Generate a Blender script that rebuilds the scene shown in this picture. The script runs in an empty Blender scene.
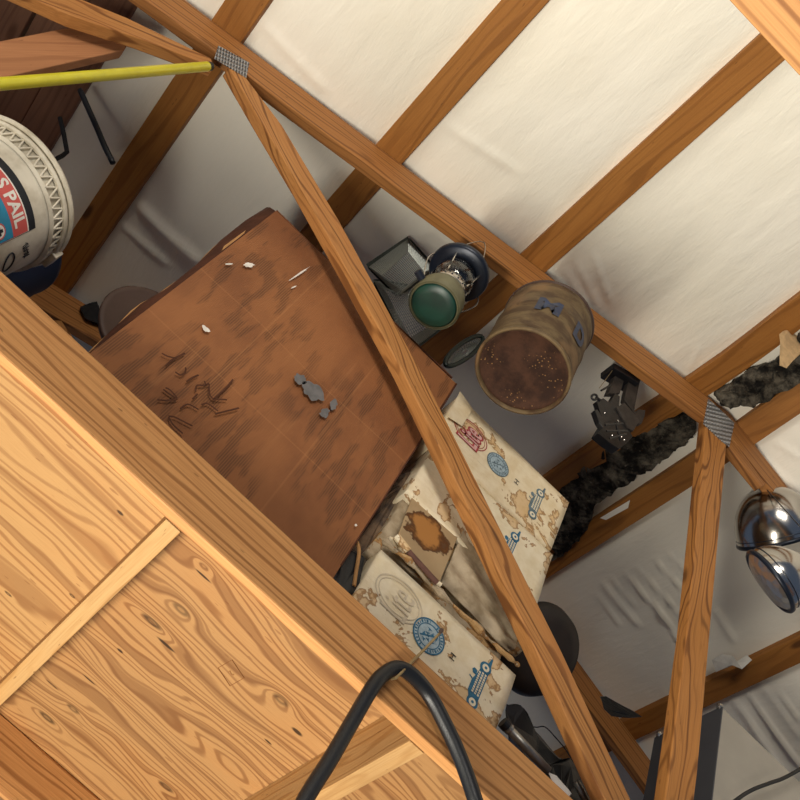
import bpy, bmesh, math, random
from mathutils import Vector, Matrix, noise
random.seed(7)
PI = math.pi
SCN = bpy.context.scene
COL = SCN.collection
K = 1.27           # survey units -> metres
CAMH = 1.35        # camera height above the floor, survey units

# ---------------------------------------------------------------- survey frame
# X along the truss, Y along the purlins, Z up (camera at the origin of the survey)
FPX = 1019.83
R = ((0.71700576, 0.68814431, 0.11117621),
     (-0.60883851, 0.54057224, 0.58060083),
     (0.33943839, -0.4839825, 0.80656216))
def ray(px, py):
    c = (px-400.0, py-400.0, FPX)
    return Vector([sum(R[i][j]*c[j] for j in range(3)) for i in range(3)])
def at(px, py, Y=None, Z=None, X=None, D=None):
    r = ray(px, py)
    if Y is not None: return r*(Y/r.y)
    if Z is not None: return r*(Z/r.z)
    if X is not None: return r*(X/r.x)
    return r*(D/FPX)
def pxs(pts, ox, oy, s, **k):          # points read in a zoomed crop
    return [at(ox+x/s, oy+y/s, **k) for x, y in pts]

# ---------------------------------------------------------------- colours / nodes
def lin(c):
    if isinstance(c, str):
        c = [int(c[i:i+2], 16)/255 for i in (0, 2, 4)]
    return tuple(((v/12.92) if v <= .04045 else ((v+.055)/1.055)**2.4) for v in c)+(1.0,)

class G:
    def __init__(s, name):
        s.m = bpy.data.materials.new(name); s.m.use_nodes = True
        s.t = s.m.node_tree; s.n = s.t.nodes; s.l = s.t.links
        s.b = s.n['Principled BSDF']
    def put(s, sock, v):
        if isinstance(v, bpy.types.NodeSocket): s.l.new(v, sock)
        elif isinstance(v, (tuple, list)) and len(v) == 3 and sock.type == 'RGBA': sock.default_value = tuple(v)+(1,)
        else: sock.default_value = v
    def math(s, op, a, b=0.0, c=0.0, clamp=False):
        n = s.n.new('ShaderNodeMath'); n.operation = op; n.use_clamp = clamp
        s.put(n.inputs[0], a); s.put(n.inputs[1], b); s.put(n.inputs[2], c)
        return n.outputs[0]
    def vm(s, op, a, b=(0, 0, 0)):
        n = s.n.new('ShaderNodeVectorMath'); n.operation = op
        s.put(n.inputs[0], a); s.put(n.inputs[1], b)
        return n.outputs['Value'] if op in ('LENGTH', 'DOT_PRODUCT') else n.outputs[0]
    def attr(s, name='gc'):
        n = s.n.new('ShaderNodeAttribute'); n.attribute_name = name; return n.outputs['Vector']
    def obj(s):
        return s.n.new('ShaderNodeTexCoord').outputs['Object']
    def sep(s, v):
        n = s.n.new('ShaderNodeSeparateXYZ'); s.l.new(v, n.inputs[0]); return n.outputs
    def noise(s, v, sc=1.0, det=2.0, rough=.5, dist=0.0, vec=False):
        n = s.n.new('ShaderNodeTexNoise'); s.l.new(v, n.inputs['Vector'])
        n.inputs['Scale'].default_value = sc; n.inputs['Detail'].default_value = det
        n.inputs['Roughness'].default_value = rough; n.inputs['Distortion'].default_value = dist
        return n.outputs['Color'] if vec else n.outputs['Fac']
    def vor(s, v, sc=1.0, out='Distance', rnd=1.0):
        n = s.n.new('ShaderNodeTexVoronoi'); s.l.new(v, n.inputs['Vector'])
        n.inputs['Scale'].default_value = sc; n.inputs['Randomness'].default_value = rnd
        return n.outputs[out]
    def map(s, v, a, b, c=0.0, d=1.0):
        n = s.n.new('ShaderNodeMapRange'); n.interpolation_type = 'SMOOTHSTEP'
        s.put(n.inputs[0], v)
        for i, q in enumerate((a, b, c, d)): n.inputs[1+i].default_value = q
        return n.outputs[0]
    def mix(s, f, a, b, mode='MIX'):
        n = s.n.new('ShaderNodeMix'); n.data_type = 'RGBA'; n.blend_type = mode
        s.put(n.inputs[0], f); s.put(n.inputs[6], a); s.put(n.inputs[7], b)
        return n.outputs[2]
    def bump(s, h, strength=.3, dist=.01):
        n = s.n.new('ShaderNodeBump'); n.inputs['Strength'].default_value = strength
        n.inputs['Distance'].default_value = dist; s.put(n.inputs['Height'], h)
        s.l.new(n.outputs[0], s.b.inputs['Normal'])
    def done(s, color=None, rough=.7, metal=0.0, spec=.3):
        if color is not None: s.put(s.b.inputs['Base Color'], color)
        s.put(s.b.inputs['Roughness'], rough); s.put(s.b.inputs['Metallic'], metal)
        s.b.inputs['Specular IOR Level'].default_value = spec
        return s.m

def wood(name, base, dark, freq=420, warp=.05, knots=1.0, line=.6, hi=None, rough=.62):
    g = G(name); v = g.attr()
    base, dark = lin(base), lin(dark)
    low = g.noise(g.vm('MULTIPLY', v, (2.2, 14, 14)), 1, 2, .5)
    x, y, z = g.sep(v)[0:3]
    f = g.math('ADD', g.math('ADD', y, g.math('MULTIPLY', z, .6)), g.math('MULTIPLY', low, warp))
    # knots bend the grain
    kv = g.vm('MULTIPLY', v, (3.1, 9.0, 9.0))
    d = g.vor(kv, 1.0, 'Distance')
    kr = g.math('POWER', 2.718, g.math('MULTIPLY', g.math('MULTIPLY', d, d), -14.0))
    f = g.math('ADD', f, g.math('MULTIPLY', kr, .022*knots))
    s = g.math('SINE', g.math('MULTIPLY', f, freq))
    s2 = g.math('SINE', g.math('MULTIPLY', f, freq*.37))
    band = g.map(g.math('ADD', s, g.math('MULTIPLY', s2, .55)), .1, 1.4)
    fine = g.noise(g.vm('MULTIPLY', v, (9, 420, 420)), 1, 3, .6)
    tone = g.noise(g.vm('MULTIPLY', v, (3, 22, 22)), 1, 3, .6)
    c = g.mix(g.math('MULTIPLY', band, line), base, dark)
    c = g.mix(g.map(fine, .35, .8, 0, .35), c, dark)
    c = g.mix(g.map(tone, .35, .75, 0, .5), c, lin(hi) if hi else dark)
    kd = g.map(d, .05, .13, 1, 0)
    c = g.mix(g.math('MULTIPLY', kd, .85*min(1, knots)), c, lin('3a1c0c'))
    spk = g.map(g.noise(g.vm('MULTIPLY', v, (40, 160, 160)), 1, 1), .74, .8)
    c = g.mix(g.math('MULTIPLY', spk, .5), c, lin('4a2812'))
    g.bump(g.math('ADD', band, g.math('MULTIPLY', fine, 1.2)), .22, .002)
    return g.done(c, rough)

def plywood(name, base, dark, knots=(), off=(0, 0, 0), amp=.16, per=.0125):
    g = G(name); v0 = g.attr(); v = g.vm('ADD', v0, off)
    n1 = g.noise(g.vm('MULTIPLY', v, (2.0, 7.0, 0)), 1, 1.6, .45)
    n2 = g.noise(g.vm('MULTIPLY', v, (7, 26, 0)), 1, 1.0, .5)
    x, y, z = g.sep(v)[0:3]
    f = g.math('ADD', g.math('MULTIPLY', y, .55), g.math('ADD', g.math('MULTIPLY', n1, amp), g.math('MULTIPLY', n2, .012)))
    dk = None
    for (kx, ky, rx, ry, a, dark_a) in knots:
        d = g.vm('LENGTH', g.vm('MULTIPLY', g.vm('SUBTRACT', v0, (kx, ky, 0)), (1/rx, 1/ry, 0)))
        if a:
            e = g.math('POWER', 2.718, g.math('MULTIPLY', g.math('MULTIPLY', d, d), -.30))
            f = g.math('ADD', f, g.math('MULTIPLY', e, a*.62))
        q = g.map(d, .55, 1.15, dark_a, 0)
        if dark_a < .9:
            q = g.math('SUBTRACT', q, g.map(d, .25, .5, .35, 0), 0, True)
        dk = q if dk is None else g.math('MAXIMUM', dk, q)
    s = g.math('SINE', g.math('MULTIPLY', f, 2*PI/per))
    band = g.map(s, .15, 1.0)
    wide = g.map(g.math('SINE', g.math('MULTIPLY', f, 2*PI/(per*4.3))), .55, .9)
    fine = g.noise(g.vm('MULTIPLY', v, (16, 500, 0)), 1, 3, .65)
    tone = g.noise(g.vm('MULTIPLY', v, (2.5, 6, 0)), 1, 3, .6)
    c = g.mix(g.math('MULTIPLY', band, g.map(tone, .3, .7, .45, .8)), lin(base), lin(dark))
    c = g.mix(g.math('MULTIPLY', wide, .55), c, lin(dark))
    c = g.mix(g.map(fine, .4, .8, 0, .3), c, lin(dark))
    c = g.mix(g.map(tone, .4, .8, 0, .28), c, lin('b07238'))
    fl = g.map(g.noise(g.vm('MULTIPLY', v, (30, 130, 0)), 1, 0), .79, .82)
    c = g.mix(g.math('MULTIPLY', fl, .45), c, lin('6a3c1c'))
    if dk is not None: c = g.mix(dk, c, lin('33200f'))
    g.bump(band, .12, .001)
    return g.done(c, .6)

def plain(name, col, rough=.6, metal=0.0, var=.25, sc=30, spec=.3, bumpy=0.0, col2=None):
    g = G(name); v = g.obj()
    n = g.noise(v, sc, 4, .6)
    a = lin(col); b = lin(col2) if col2 else tuple(q*(1-var) for q in a[:3])+(1,)
    c = g.mix(g.map(n, .35, .7), a, b)
    if bumpy: g.bump(g.noise(v, sc*2, 4, .6), bumpy, .004)
    return g.done(c, rough, metal, spec)

# ---------------------------------------------------------------- mesh helpers
def link(o, parent=None):
    COL.objects.link(o)
    if parent is not None: o.parent = parent
    return o
def tag(o, label, cat, group=None, kind=None):
    o['label'] = label; o['category'] = cat
    if group: o['group'] = group
    if kind: o['kind'] = kind
    return o
def struct(o): o['kind'] = 'structure'; return o
def empty(name, loc, label, cat, group=None):
    o = bpy.data.objects.new(name, None); link(o); o.empty_display_size = .05
    o.location = loc; tag(o, label, cat, group); o['_base'] = list(loc)
    return o
def finish(name, bm, mat, parent=None, smooth=False, frame=None, bevel=0.0, seed=None, solid=0.0):
    """bm in survey coordinates; becomes one mesh object (child of parent: kept in place)."""
    bmesh.ops.recalc_face_normals(bm, faces=bm.faces)
    me = bpy.data.meshes.new(name); bm.to_mesh(me); bm.free()
    me.materials.append(mat)
    if smooth:
        for p in me.polygons: p.use_smooth = True
    off = Vector(parent['_base']) if (parent is not None and '_base' in parent) else None
    if frame is not None:
        a = me.attributes.new('gc', 'FLOAT_VECTOR', 'POINT')
        rnd = random.Random(seed if seed is not None else len(bpy.data.meshes))
        o3 = Vector((rnd.uniform(-9, 9), rnd.uniform(-9, 9), rnd.uniform(-9, 9))) if seed != 0 else Vector((0, 0, 0))
        d, w, t = frame
        for i, v in enumerate(me.vertices):
            a.data[i].vector = Vector((v.co.dot(d), v.co.dot(w), v.co.dot(t)))+o3
    if parent is not None:
        p = parent; base = Vector((0, 0, 0))
        while p is not None:
            base += p.location; p = p.parent
        me.transform(Matrix.Translation(-base))
    o = bpy.data.objects.new(name, me); link(o, parent)
    if solid:
        m = o.modifiers.new('s', 'SOLIDIFY'); m.thickness = solid; m.offset = 0
    if bevel:
        m = o.modifiers.new('b', 'BEVEL'); m.width = bevel; m.segments = 2; m.limit_method = 'ANGLE'; m.angle_limit = .6
    return o
def top(o, base):
    """move the origin of a top-level mesh to its base point"""
    base = Vector(base); o.data.transform(Matrix.Translation(-base)); o.location = base
    return o

def prism(bm, a, b):
    """a, b: matching loops of points -> closed solid"""
    va = [bm.verts.new(p) for p in a]; vb = [bm.verts.new(p) for p in b]
    n = len(a); bm.faces.new(va); bm.faces.new(vb[::-1])
    for i in range(n): bm.faces.new((va[i], vb[i], vb[(i+1) % n], va[(i+1) % n]))
def yprism(bm, pts, y0, y1):       # pts (x,z)
    prism(bm, [(x, y0, z) for x, z in pts], [(x, y1, z) for x, z in pts])
def box(bm, x0, x1, y0, y1, z0, z1, M=None):
    c = [Vector(p) for p in ((x0, y0, z0), (x1, y0, z0), (x1, y1, z0), (x0, y1, z0))]
    d = [Vector(p) for p in ((x0, y0, z1), (x1, y0, z1), (x1, y1, z1), (x0, y1, z1))]
    if M: c = [M @ p for p in c]; d = [M @ p for p in d]
    prism(bm, c, d)
def frames(pts):
    out = []; prev = None
    for i, p in enumerate(pts):
        t = (pts[min(i+1, len(pts)-1)]-pts[max(i-1, 0)]).normalized()
        if prev is None:
            n = t.orthogonal().normalized()
        else:
            n = (prev-t*prev.dot(t)).normalized()
        prev = n; out.append((t, n, t.cross(n)))
    return out
def smoothpath(pts, sub=6, closed=False):
    pts = [Vector(p) for p in pts]; out = []
    n = len(pts)
    rng = range(n if closed else n-1)
    for i in rng:
        if closed: a, b, c, d = pts[(i-1) % n], pts[i], pts[(i+1) % n], pts[(i+2) % n]
        else: a, b, c, d = pts[max(i-1, 0)], pts[i], pts[i+1], pts[min(i+2, n-1)]
        for k in range(sub):
            t = k/sub
            out.append(.5*((2*b)+(c-a)*t+(2*a-5*b+4*c-d)*t*t+(3*b-a-3*c+d)*t**3))
    if not closed: out.append(pts[-1])
    return out
def tube(bm, pts, r, seg=10, closed=False, flat=1.0, nrm=None):
    pts = [Vector(p) for p in pts]; rings = []
    fr = frames(pts); n = len(pts)
    for i, p in enumerate(pts):
        rr = r(i/(n-1)) if callable(r) else r
        t, a, b = fr[i]
        if closed and i == 0: pass
        if nrm is not None:
            b = Vector(nrm); b = (b-t*b.dot(t)).normalized(); a = b.cross(t)
        rings.append([bm.verts.new(p+a*math.cos(2*PI*k/seg)*rr+b*math.sin(2*PI*k/seg)*rr*flat) for k in range(seg)])
    m = n if closed else n-1
    for i in range(m):
        A, B = rings[i], rings[(i+1) % n]
        for k in range(seg): bm.faces.new((A[k], A[(k+1) % seg], B[(k+1) % seg], B[k]))
    if not closed: bm.faces.new(rings[0][::-1]); bm.faces.new(rings[-1])
def lathe(bm, prof, M=None, seg=48, arc=(0, 2*PI)):
    """prof: (r, z) list; M: matrix placing it"""
    M = M or Matrix.Identity(4); full = abs(arc[1]-arc[0]-2*PI) < 1e-6
    ns = seg if full else seg+1; rings = []
    for r, z in prof:
        if r < 1e-6: rings.append([bm.verts.new(M @ Vector((0, 0, z)))])
        else: rings.append([bm.verts.new(M @ Vector((r*math.cos(arc[0]+(arc[1]-arc[0])*k/seg), r*math.sin(arc[0]+(arc[1]-arc[0])*k/seg), z))) for k in range(ns)])
    for A, B in zip(rings, rings[1:]):
        for k in range(seg):
            k2 = (k+1) % ns
            if len(A) == 1 and len(B) == 1: continue
            if len(A) == 1: bm.faces.new((A[0], B[k2], B[k]))
            elif len(B) == 1: bm.faces.new((A[k], A[k2], B[0]))
            else: bm.faces.new((A[k], A[k2], B[k2], B[k]))
def Mat(loc, axis=(0, 0, 1), roll=0):
    q = Vector((0, 0, 1)).rotation_difference(Vector(axis).normalized())
    return Matrix.Translation(loc) @ q.to_matrix().to_4x4() @ Matrix.Rotation(roll, 4, 'Z')
def nz(p, s=1.0, o=0.0):
    return noise.noise(Vector(p)*s+Vector((o, o*1.7, -o)))
def sheetpoly(bm, pts, cuts=0):
    vs = [bm.verts.new(p) for p in pts]; f = bm.faces.new(vs)
    return f
def text_mesh(body, size=1.0, offset=0.0):
    cu = bpy.data.curves.new('t', 'FONT'); cu.body = body; cu.size = size; cu.align_x = 'CENTER'; cu.align_y = 'CENTER'
    cu.offset = offset; cu.resolution_u = 3
    o = bpy.data.objects.new('t', cu); COL.objects.link(o)
    dg = bpy.context.evaluated_depsgraph_get(); dg.update()
    me = bpy.data.meshes.new_from_object(o.evaluated_get(dg))
    bm = bmesh.new(); bm.from_mesh(me)
    bpy.data.objects.remove(o); bpy.data.meshes.remove(me); bpy.data.curves.remove(cu)
    return bm

XA, YA, ZA = Vector((1, 0, 0)), Vector((0, 1, 0)), Vector((0, 0, 1))

# ---------------------------------------------------------------- materials
W_CHORD = wood('pine_chord', 'ca935a', '7a481f', 430, .05, .7, .75, 'aa723e')
W_TOP = wood('pine_top_chord', 'aa733c', '5e3516', 520, .03, .5, .8, 'a0683a')
W_WEB = wood('pine_web', 'b57e46', '603515', 420, .12, 1.0, .8, 'a56a38')
W_POST = wood('pine_post', 'b77c40', '5a3010', 360, .16, .8, .85, 'ab7038')
W_PURL = wood('pine_purlin', 'a26c32', '6c4016', 240, .10, .9, .5, '8c5824')
W_BLOCK = wood('pine_block', 'b89260', '8c5d2a', 420, .10, 1.0, .6, 'bd8a4c')
W_BRACE = wood('pine_brace', 'b07a52', '7c4c30', 240, .06, .6, .4, '9a6844')
W_OLD = wood('pine_weathered', '84604c', '5a3c30', 280, .06, .6, .45, '845a42')
kn = []
for (px, py, rx, ry, a, da) in [(152, 622, .026, .009, .034, .75), (181, 610, .022, .011, .034, .6), (47, 718, .024, .010, .034, .8),
        (73, 709, .018, .010, .030, .6), (166, 787, .022, .009, .034, .7), (281, 700, .020, .012, .040, .6), (204, 566, .012, .007, .025, .2),
        (166, 645, .024, .0045, 0, .95), (89, 680, .018, .0025, 0, .95), (203, 576, .020, .003, 0, .95), (24, 739, .012, .004, 0, .95),
        (120, 651, .008, .004, 0, .95), (297, 732, .014, .006, 0, .95), (268, 742, .010, .003, 0, .95), (52, 685, .018, .003, 0, .8),
        (234, 768, .05, .02, .03, 0), (222, 585, .05, .02, .03, 0), (110, 735, .03, .014, .025, 0)]:
    p = at(px, py, Z=1.127); kn.append((p.x, p.y, rx, ry, a, da))
P_DARK = plywood('plywood_knotty', 'a97f50', '6c4424', kn, amp=.115, per=.0100)
kl = []
for (px, py, rx, ry, a, da) in [(120, 513, .008, .004, 0, .9), (8, 594, .010, .004, .012, .85), (72, 596, .008, .004, 0, .8), (105, 535, .05, .02, .03, 0)]:
    p = at(px, py, Z=1.127); kl.append((p.x, p.y, rx, ry, a, da))
P_LIGHT = plywood('plywood_clear', 'b38a58', '805630', kl, (3.3, 1.7, 0), .09, .0135)

# ---------------------------------------------------------------- roof sheet (ceiling)
PITCH = .308
RX = 1.035                       # ridge
def ztop(x): return 2.362+PITCH*x if x <= RX else 2.362+PITCH*RX-PITCH*(x-RX)
purl_x = [(-1.05, -.97), (-.65, -.573), (-.196, -.119), (.261, .343), (.85, .935), (1.075, 1.15), (1.66, 1.727), (2.25, 2.32)]
def foldline(x, y, ax, ay, bx, by, w):
    """distance profile of a fold running a->b"""
    d = Vector((bx-ax, by-ay)); L = d.length; d /= L
    r = Vector((x-ax, y-ay)); t = r.dot(d)/L; s = r.x*d.y-r.y*d.x
    if t < -.1 or t > 1.1: return 0.0
    e = max(0, min(1, (t+.1)/.2))*max(0, min(1, (1.1-t)/.2))
    return math.exp(-(s/w)**2)*e
folds = []
def fold_px(a, b, w, h, right=True):
    def on(px, py):
        r = ray(px, py)
        t = (3.03/(r.z+PITCH*r.x)) if right else (2.39/(r.z-PITCH*r.x))
        return r*t
    A, B = on(*a), on(*b); folds.append((A.x, A.y, B.x, B.y, w, h))
for a, b, w, h in [((628, 572), (664, 612), .0055, .012), ((660, 605), (694, 662), .0055, .012), ((640, 566), (672, 600), .004, .008), ((668, 596), (700, 640), .004, .009),
                   ((655, 556), (690, 592), .004, .008), ((604, 582), (640, 622), .010, .008), ((612, 576), (636, 602), .004, .006), ((597, 592), (622, 622), .005, .006),
                   ((670, 550), (692, 572), .004, .006), ((690, 655), (706, 690), .006, .010), ((748, 690), (800, 762), .006, .014), ((762, 684), (800, 734), .005, .010),
                   ((738, 700), (786, 772), .008, .010), ((778, 690), (800, 716), .004, .008), ((735, 640), (716, 606), .010, .010), ((726, 690), (762, 740), .01, .006),
                   ((775, 440), (800, 455), .006, .006), ((760, 455), (800, 490), .01, .006)]:
    fold_px(a, b, w, h, True)
for a, b, w, h in [((140, 205), (205, 262), .018, .018), ((120, 222), (170, 262), .012, .008), ((560, 262), (585, 300), .006, .004),
                   ((575, 258), (600, 305), .005, .004), ((592, 250), (612, 300), .005, .004), ((470, 455), (545, 500), .012, .012),
                   ((505, 465), (545, 480), .01, .008), ((700, 345), (690, 370), .006, .006), ((110, 150), (150, 190), .01, .006),
                   ((360, 205), (390, 240), .012, .006), ((260, 20), (330, 90), .012, .004), ((440, 120), (520, 170), .012, .004)]:
    fold_px(a, b, w, h, False)
def sag(x, y):
    xs = [(a+b)/2 for a, b in purl_x]
    for a, b in zip(xs, xs[1:]):
        if a <= x <= b:
            t = (x-a)/(b-a)
            return 4*t*(1-t)
    return 0
def ceil_z(x, y):
    s = sag(x, y)
    z = ztop(x)+.032 - .020*s*(1+.4*nz((x*2, y*1.3, 0), 1, 3))
    w = nz((x*9, y*2.6, 1), 1, 1)*.35+nz((x*22, y*7, 3), 1, 2)*.18
    z -= w*.008*s
    for f in folds:
        z -= foldline(x, y, *f[:5])*f[5]*(.3+.7*s)
    return z
def build_ceiling(xa, xb, name, label=None):
    bm = bmesh.new(); nx, ny = 380, 420; y0, y1 = -.7, 3.6
    rows = []
    for i in range(nx+1):
        x = xa+(xb-xa)*i/nx
        rows.append([bm.verts.new((x, y0+(y1-y0)*j/ny, ceil_z(x, y0+(y1-y0)*j/ny))) for j in range(ny+1)])
    for i in range(nx):
        for j in range(ny): bm.faces.new((rows[i][j], rows[i][j+1], rows[i+1][j+1], rows[i+1][j]))
    return finish(name, bm, M_VINYL, smooth=True, solid=.0)
g = G('white_vinyl'); v = g.obj()
a = g.noise(g.vm('MULTIPLY', v, (26, 7, 8)), 1, 4, .55, .4)
b = g.noise(g.vm('MULTIPLY', v, (70, 16, 20)), 1, 3, .6, .6)
t = g.noise(v, 1.5, 3, .5)
spk = g.map(g.noise(v, 140, 0), .8, .83)
c = g.mix(g.map(t, .35, .7), lin('f7f2e4'), lin('efe9d8'))
g.bump(g.math('ADD', a, g.math('MULTIPLY', b, .35)), .32, .012)
M_VINYL = g.done(c, .48, 0, .35)
struct(build_ceiling(-2.0, RX, 'ceiling'))
struct(build_ceiling(RX, 3.0, 'ceiling'))
# the floor of the garage, far below
g = G('concrete'); v = g.obj(); M_CONC = g.done(g.mix(g.noise(v, 3, 5), lin('55514b'), lin('67625a')), .8)
bm = bmesh.new(); box(bm, -3.0, 4.0, -3.5, 4.2, -CAMH-.05, -CAMH); struct(finish('floor', bm, M_CONC))

# ---------------------------------------------------------------- purlins
purlin_labels = {
    1: 'dark flat roof purlin behind the yellow pole end, left of the cardboard box',
    2: 'flat roof purlin meeting the rafter just right of the cardboard box top corner',
    3: 'flat roof purlin crossing behind the hanging lantern and the rusty can',
    4: 'bowed roof purlin on the near side of the torn black ridge insulation',
    5: 'roof purlin just past the ridge, on the side of the chrome lamps',
    6: 'roof purlin at lower right behind the grey metal cabinet'}
for i, (x0, x1) in enumerate(purl_x):
    if i in (0, 7): continue
    bm = bmesh.new()
    ys = [-.65+4.2*k/40 for k in range(41)]
    sl = PITCH if x1 < RX else -PITCH
    d = .03; loops = []
    for y in ys:
        bow = 0
        if i == 4: bow = .012*math.exp(-((y-1.05)/.25)**2)-.010*max(0, (.95-y))
        if i == 5: bow = -.012*math.exp(-((y-.9)/.3)**2)
        z0 = ztop(x0); z1 = ztop(x1)
        if x0 > RX: pass
        loops.append([Vector((x0+bow, y, z0)), Vector((x1+bow, y, z1)), Vector((x1+bow, y, z1+d)), Vector((x0+bow, y, z0+d))])
    rings = [[bm.verts.new(p) for p in L] for L in loops]
    bm.faces.new(rings[0]); bm.faces.new(rings[-1][::-1])
    for A, B in zip(rings, rings[1:]):
        for k in range(4): bm.faces.new((A[k], B[k], B[(k+1) % 4], A[(k+1) % 4]))
    o = finish('roof_purlin', bm, W_PURL, frame=(YA, XA, ZA), bevel=.002, seed=20+i)
    tag(top(o, (x0, 0, ztop(x0))), purlin_labels[i], 'purlin', 'roof purlins')
# closely laid dark boards on the left, over the eaves
bx = [(-.795, -.88), (-.883, -.965), (-.972, -1.06), (-1.065, -1.15)]
bl = ['dark brown roof board at far left, the edge one beside the grey sheet', 'dark brown roof board at far left, second from the grey sheet',
      'dark brown roof board at far left, third from the grey sheet', 'dark brown roof board in the top left corner of the picture']
for i, (a, b) in enumerate(bx):
    bm = bmesh.new(); z0 = ztop(a); dz = [.0, .012, .003, .015][i]
    box(bm, b, a, -.6, 3.4, 0, .028, Matrix.Translation((0, 0, 0)))
    for v in bm.verts: v.co.z += ztop(v.co.x)-.002+dz*.5
    o = finish('roof_board', bm, W_OLD, frame=(YA, XA, ZA), bevel=.002, seed=50+i)
    tag(top(o, (a, 0, z0)), bl[i], 'board', 'boards over the eaves')

# ---------------------------------------------------------------- trusses
g = G('galvanised_plate'); v = g.obj(); s_ = g.sep(v)
w1 = g.math('SINE', g.math('MULTIPLY', g.math('ADD', s_[0], g.math('MULTIPLY', s_[2], .55)), 760))
w2 = g.math('SINE', g.math('MULTIPLY', g.math('SUBTRACT', s_[2], s_[0]), 300))
g.bump(g.math('ADD', w1, w2), .8, .003)
pc_ = g.mix(g.map(w1, -.3, .7), lin('a2a2a2'), lin('4c5054'))
M_PLATE = g.done(g.mix(g.math('MULTIPLY', g.map(w2, .3, .9), .4), pc_, lin('c8c8c6')), .45, .55, .5)

YT = 1.15; TH = .03
def member(name, pts, parent, mat, d, y0=None, th=TH, seed=None, bev=.0025):
    """pts: outline (x,z) of the face; extruded along Y"""
    y0 = YT if y0 is None else y0
    d = Vector((d[0], 0, d[1])).normalized(); w = YA.cross(d)
    bm = bmesh.new(); yprism(bm, pts, y0, y0+th)
    return finish(name, bm, mat, parent, frame=(d, w, YA), bevel=bev, seed=seed)
def xz(p): return (p.x, p.z)
def far(px, py): return xz(at(px, py, Y=YT+TH))     # outline seen on the rear arris
def near(px, py): return xz(at(px, py, Y=YT))
CH0, CH1 = 1.007, 1.127
def truss(yo, first):
    lab = ('wooden roof truss with metal plates, crossing in front of the stored boxes' if first
           else 'wooden roof truss behind the boxes, mostly hidden, seen past the black pan')
    t = empty('roof_truss', (1.035, yo+.015, CH0), lab, 'truss', 'roof trusses')
    o = lambda p: p
    member('bottom_chord', [(-2, CH0), (3.2, CH0), (3.2, CH1), (-2, CH1)], t, W_CHORD, (1, 0), yo, .023, 101, .003)
    xl = -1.95
    # top chords
    n = 14
    up = [(xl+(RX-xl)*k/n, ztop(xl+(RX-xl)*k/n)) for k in range(n+1)]
    lo = [(x, z-.112) for x, z in up]
    member('top_chord', up+lo[::-1], t, W_TOP, (1, PITCH), yo, TH, 102)
    up = [(RX+.0005, ztop(RX)), (3.05, ztop(3.05))]
    lo = [(RX+.0005, ztop(RX)-.112), (3.05, ztop(3.05)-.112)]
    lo[0] = (RX+.0005, ztop(RX)-.105)
    member('top_chord', up+lo[::-1], t, W_TOP, (1, -PITCH), yo, TH, 103)
    if first:
        # scabbed second ply under the far top chord
        a0 = near(727, 447); a1 = near(761, 487)
        member('splice_block', [(1.052, ztop(1.052)-.10), (a1[0]+.02, ztop(a1[0]+.02)-.112), (a1[0]+.005, ztop(a1[0])-.15), (1.052, ztop(1.052)-.16)], t, W_TOP, (1, -.3), yo+.002, .026, 104)
    # diagonal web
    hi = [(246, 66), (282, 125), (340, 222), (426, 380), (500, 528), (561, 650), (631, 800), (668, 880)]
    lo = [(222, 76), (258, 138), (295, 200), (345, 290), (394, 380), (460, 518), (522, 650), (590, 800), (630, 888)]
    f = [near(*p) for p in hi]+[far(*p) for p in lo[::-1]]
    f[0] = (f[0][0], min(f[0][1], ztop(f[0][0])-.113)); f[-1] = (f[-1][0], min(f[-1][1], ztop(f[-1][0])-.113))
    f = [(x, max(z, CH1+.001)) for x, z in f]
    member('web', f, t, W_WEB, (1.45, -.9), yo, TH, 105)
    # king post
    k = [(.9825, 0), (1.05, 0)]
    member('king_post', [(.957+.0, ztop(.96)-.113), (1.040, ztop(1.0)-.106), (1.095, 1.40), (1.098, CH1+.001), (1.034, CH1+.001), (1.015, 1.70)], t, W_POST, (.04, -1), yo, TH, 106)
    # second diagonal, going down to the left
    m = [near(106, -2), near(128, 18), near(211, 58)]+[far(208, 77), far(136, 50), far(65, 27), far(5, 0)]
    m[2] = (m[2][0], min(m[2][1], ztop(m[2][0])-.113))
    s = (m[0][0]-m[1][0], m[0][1]-m[1][1])
    dd = Vector((-.30, -.327)).normalized()
    e0 = Vector(m[0]); e1 = Vector(m[-1])
    L = 1.0
    e2 = e1+dd*((e1.y-(CH1+.001))/-dd.y); e3 = Vector((e2.x-.10, CH1+.001))
    m = [tuple(e3)]+m[1:]+[tuple(e2)]
    member('web', m, t, W_WEB, (.3, .327), yo, TH, 107)
    # plates
    def plate(pts):
        bm = bmesh.new(); yprism(bm, [near(*p) for p in pts], yo-.0016, yo-.0002)
        finish('nail_plate', bm, M_PLATE, t)
    if first: plate([(218, 46), (249, 63), (246, 78), (214, 59)])
    plate([(708, 399), (734, 423), (729, 447), (722, 442), (703, 424)])
    if first:
        plate([(655, 880), (690, 905), (670, 930), (640, 905)])
    return t
truss(1.15, True)
truss(2.115, False)
# side brace behind the left web (pale face, dark underside)
def brace_pts(y):
    return [xz(at(-60, 55, Y=y)), xz(at(0, 41, Y=y)), xz(at(65, 28, Y=y)), xz(at(112, 24, Y=y)), xz(at(127, 46, Y=y)), xz(at(124, 50, Y=y)), xz(at(0, 78, Y=y)), xz(at(-60, 91, Y=y))]
bm = bmesh.new(); yprism(bm, brace_pts(1.2), 1.2, 1.225)
o = finish('brace_board', bm, W_BRACE, frame=(Vector((.3, 0, 1)).normalized(), Vector((1, 0, -.3)).normalized(), YA), bevel=.002, seed=77)
tag(top(o, at(0, 60, Y=1.21)), 'short greyish brown brace board behind the yellow pole in the top left corner', 'board')

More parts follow.
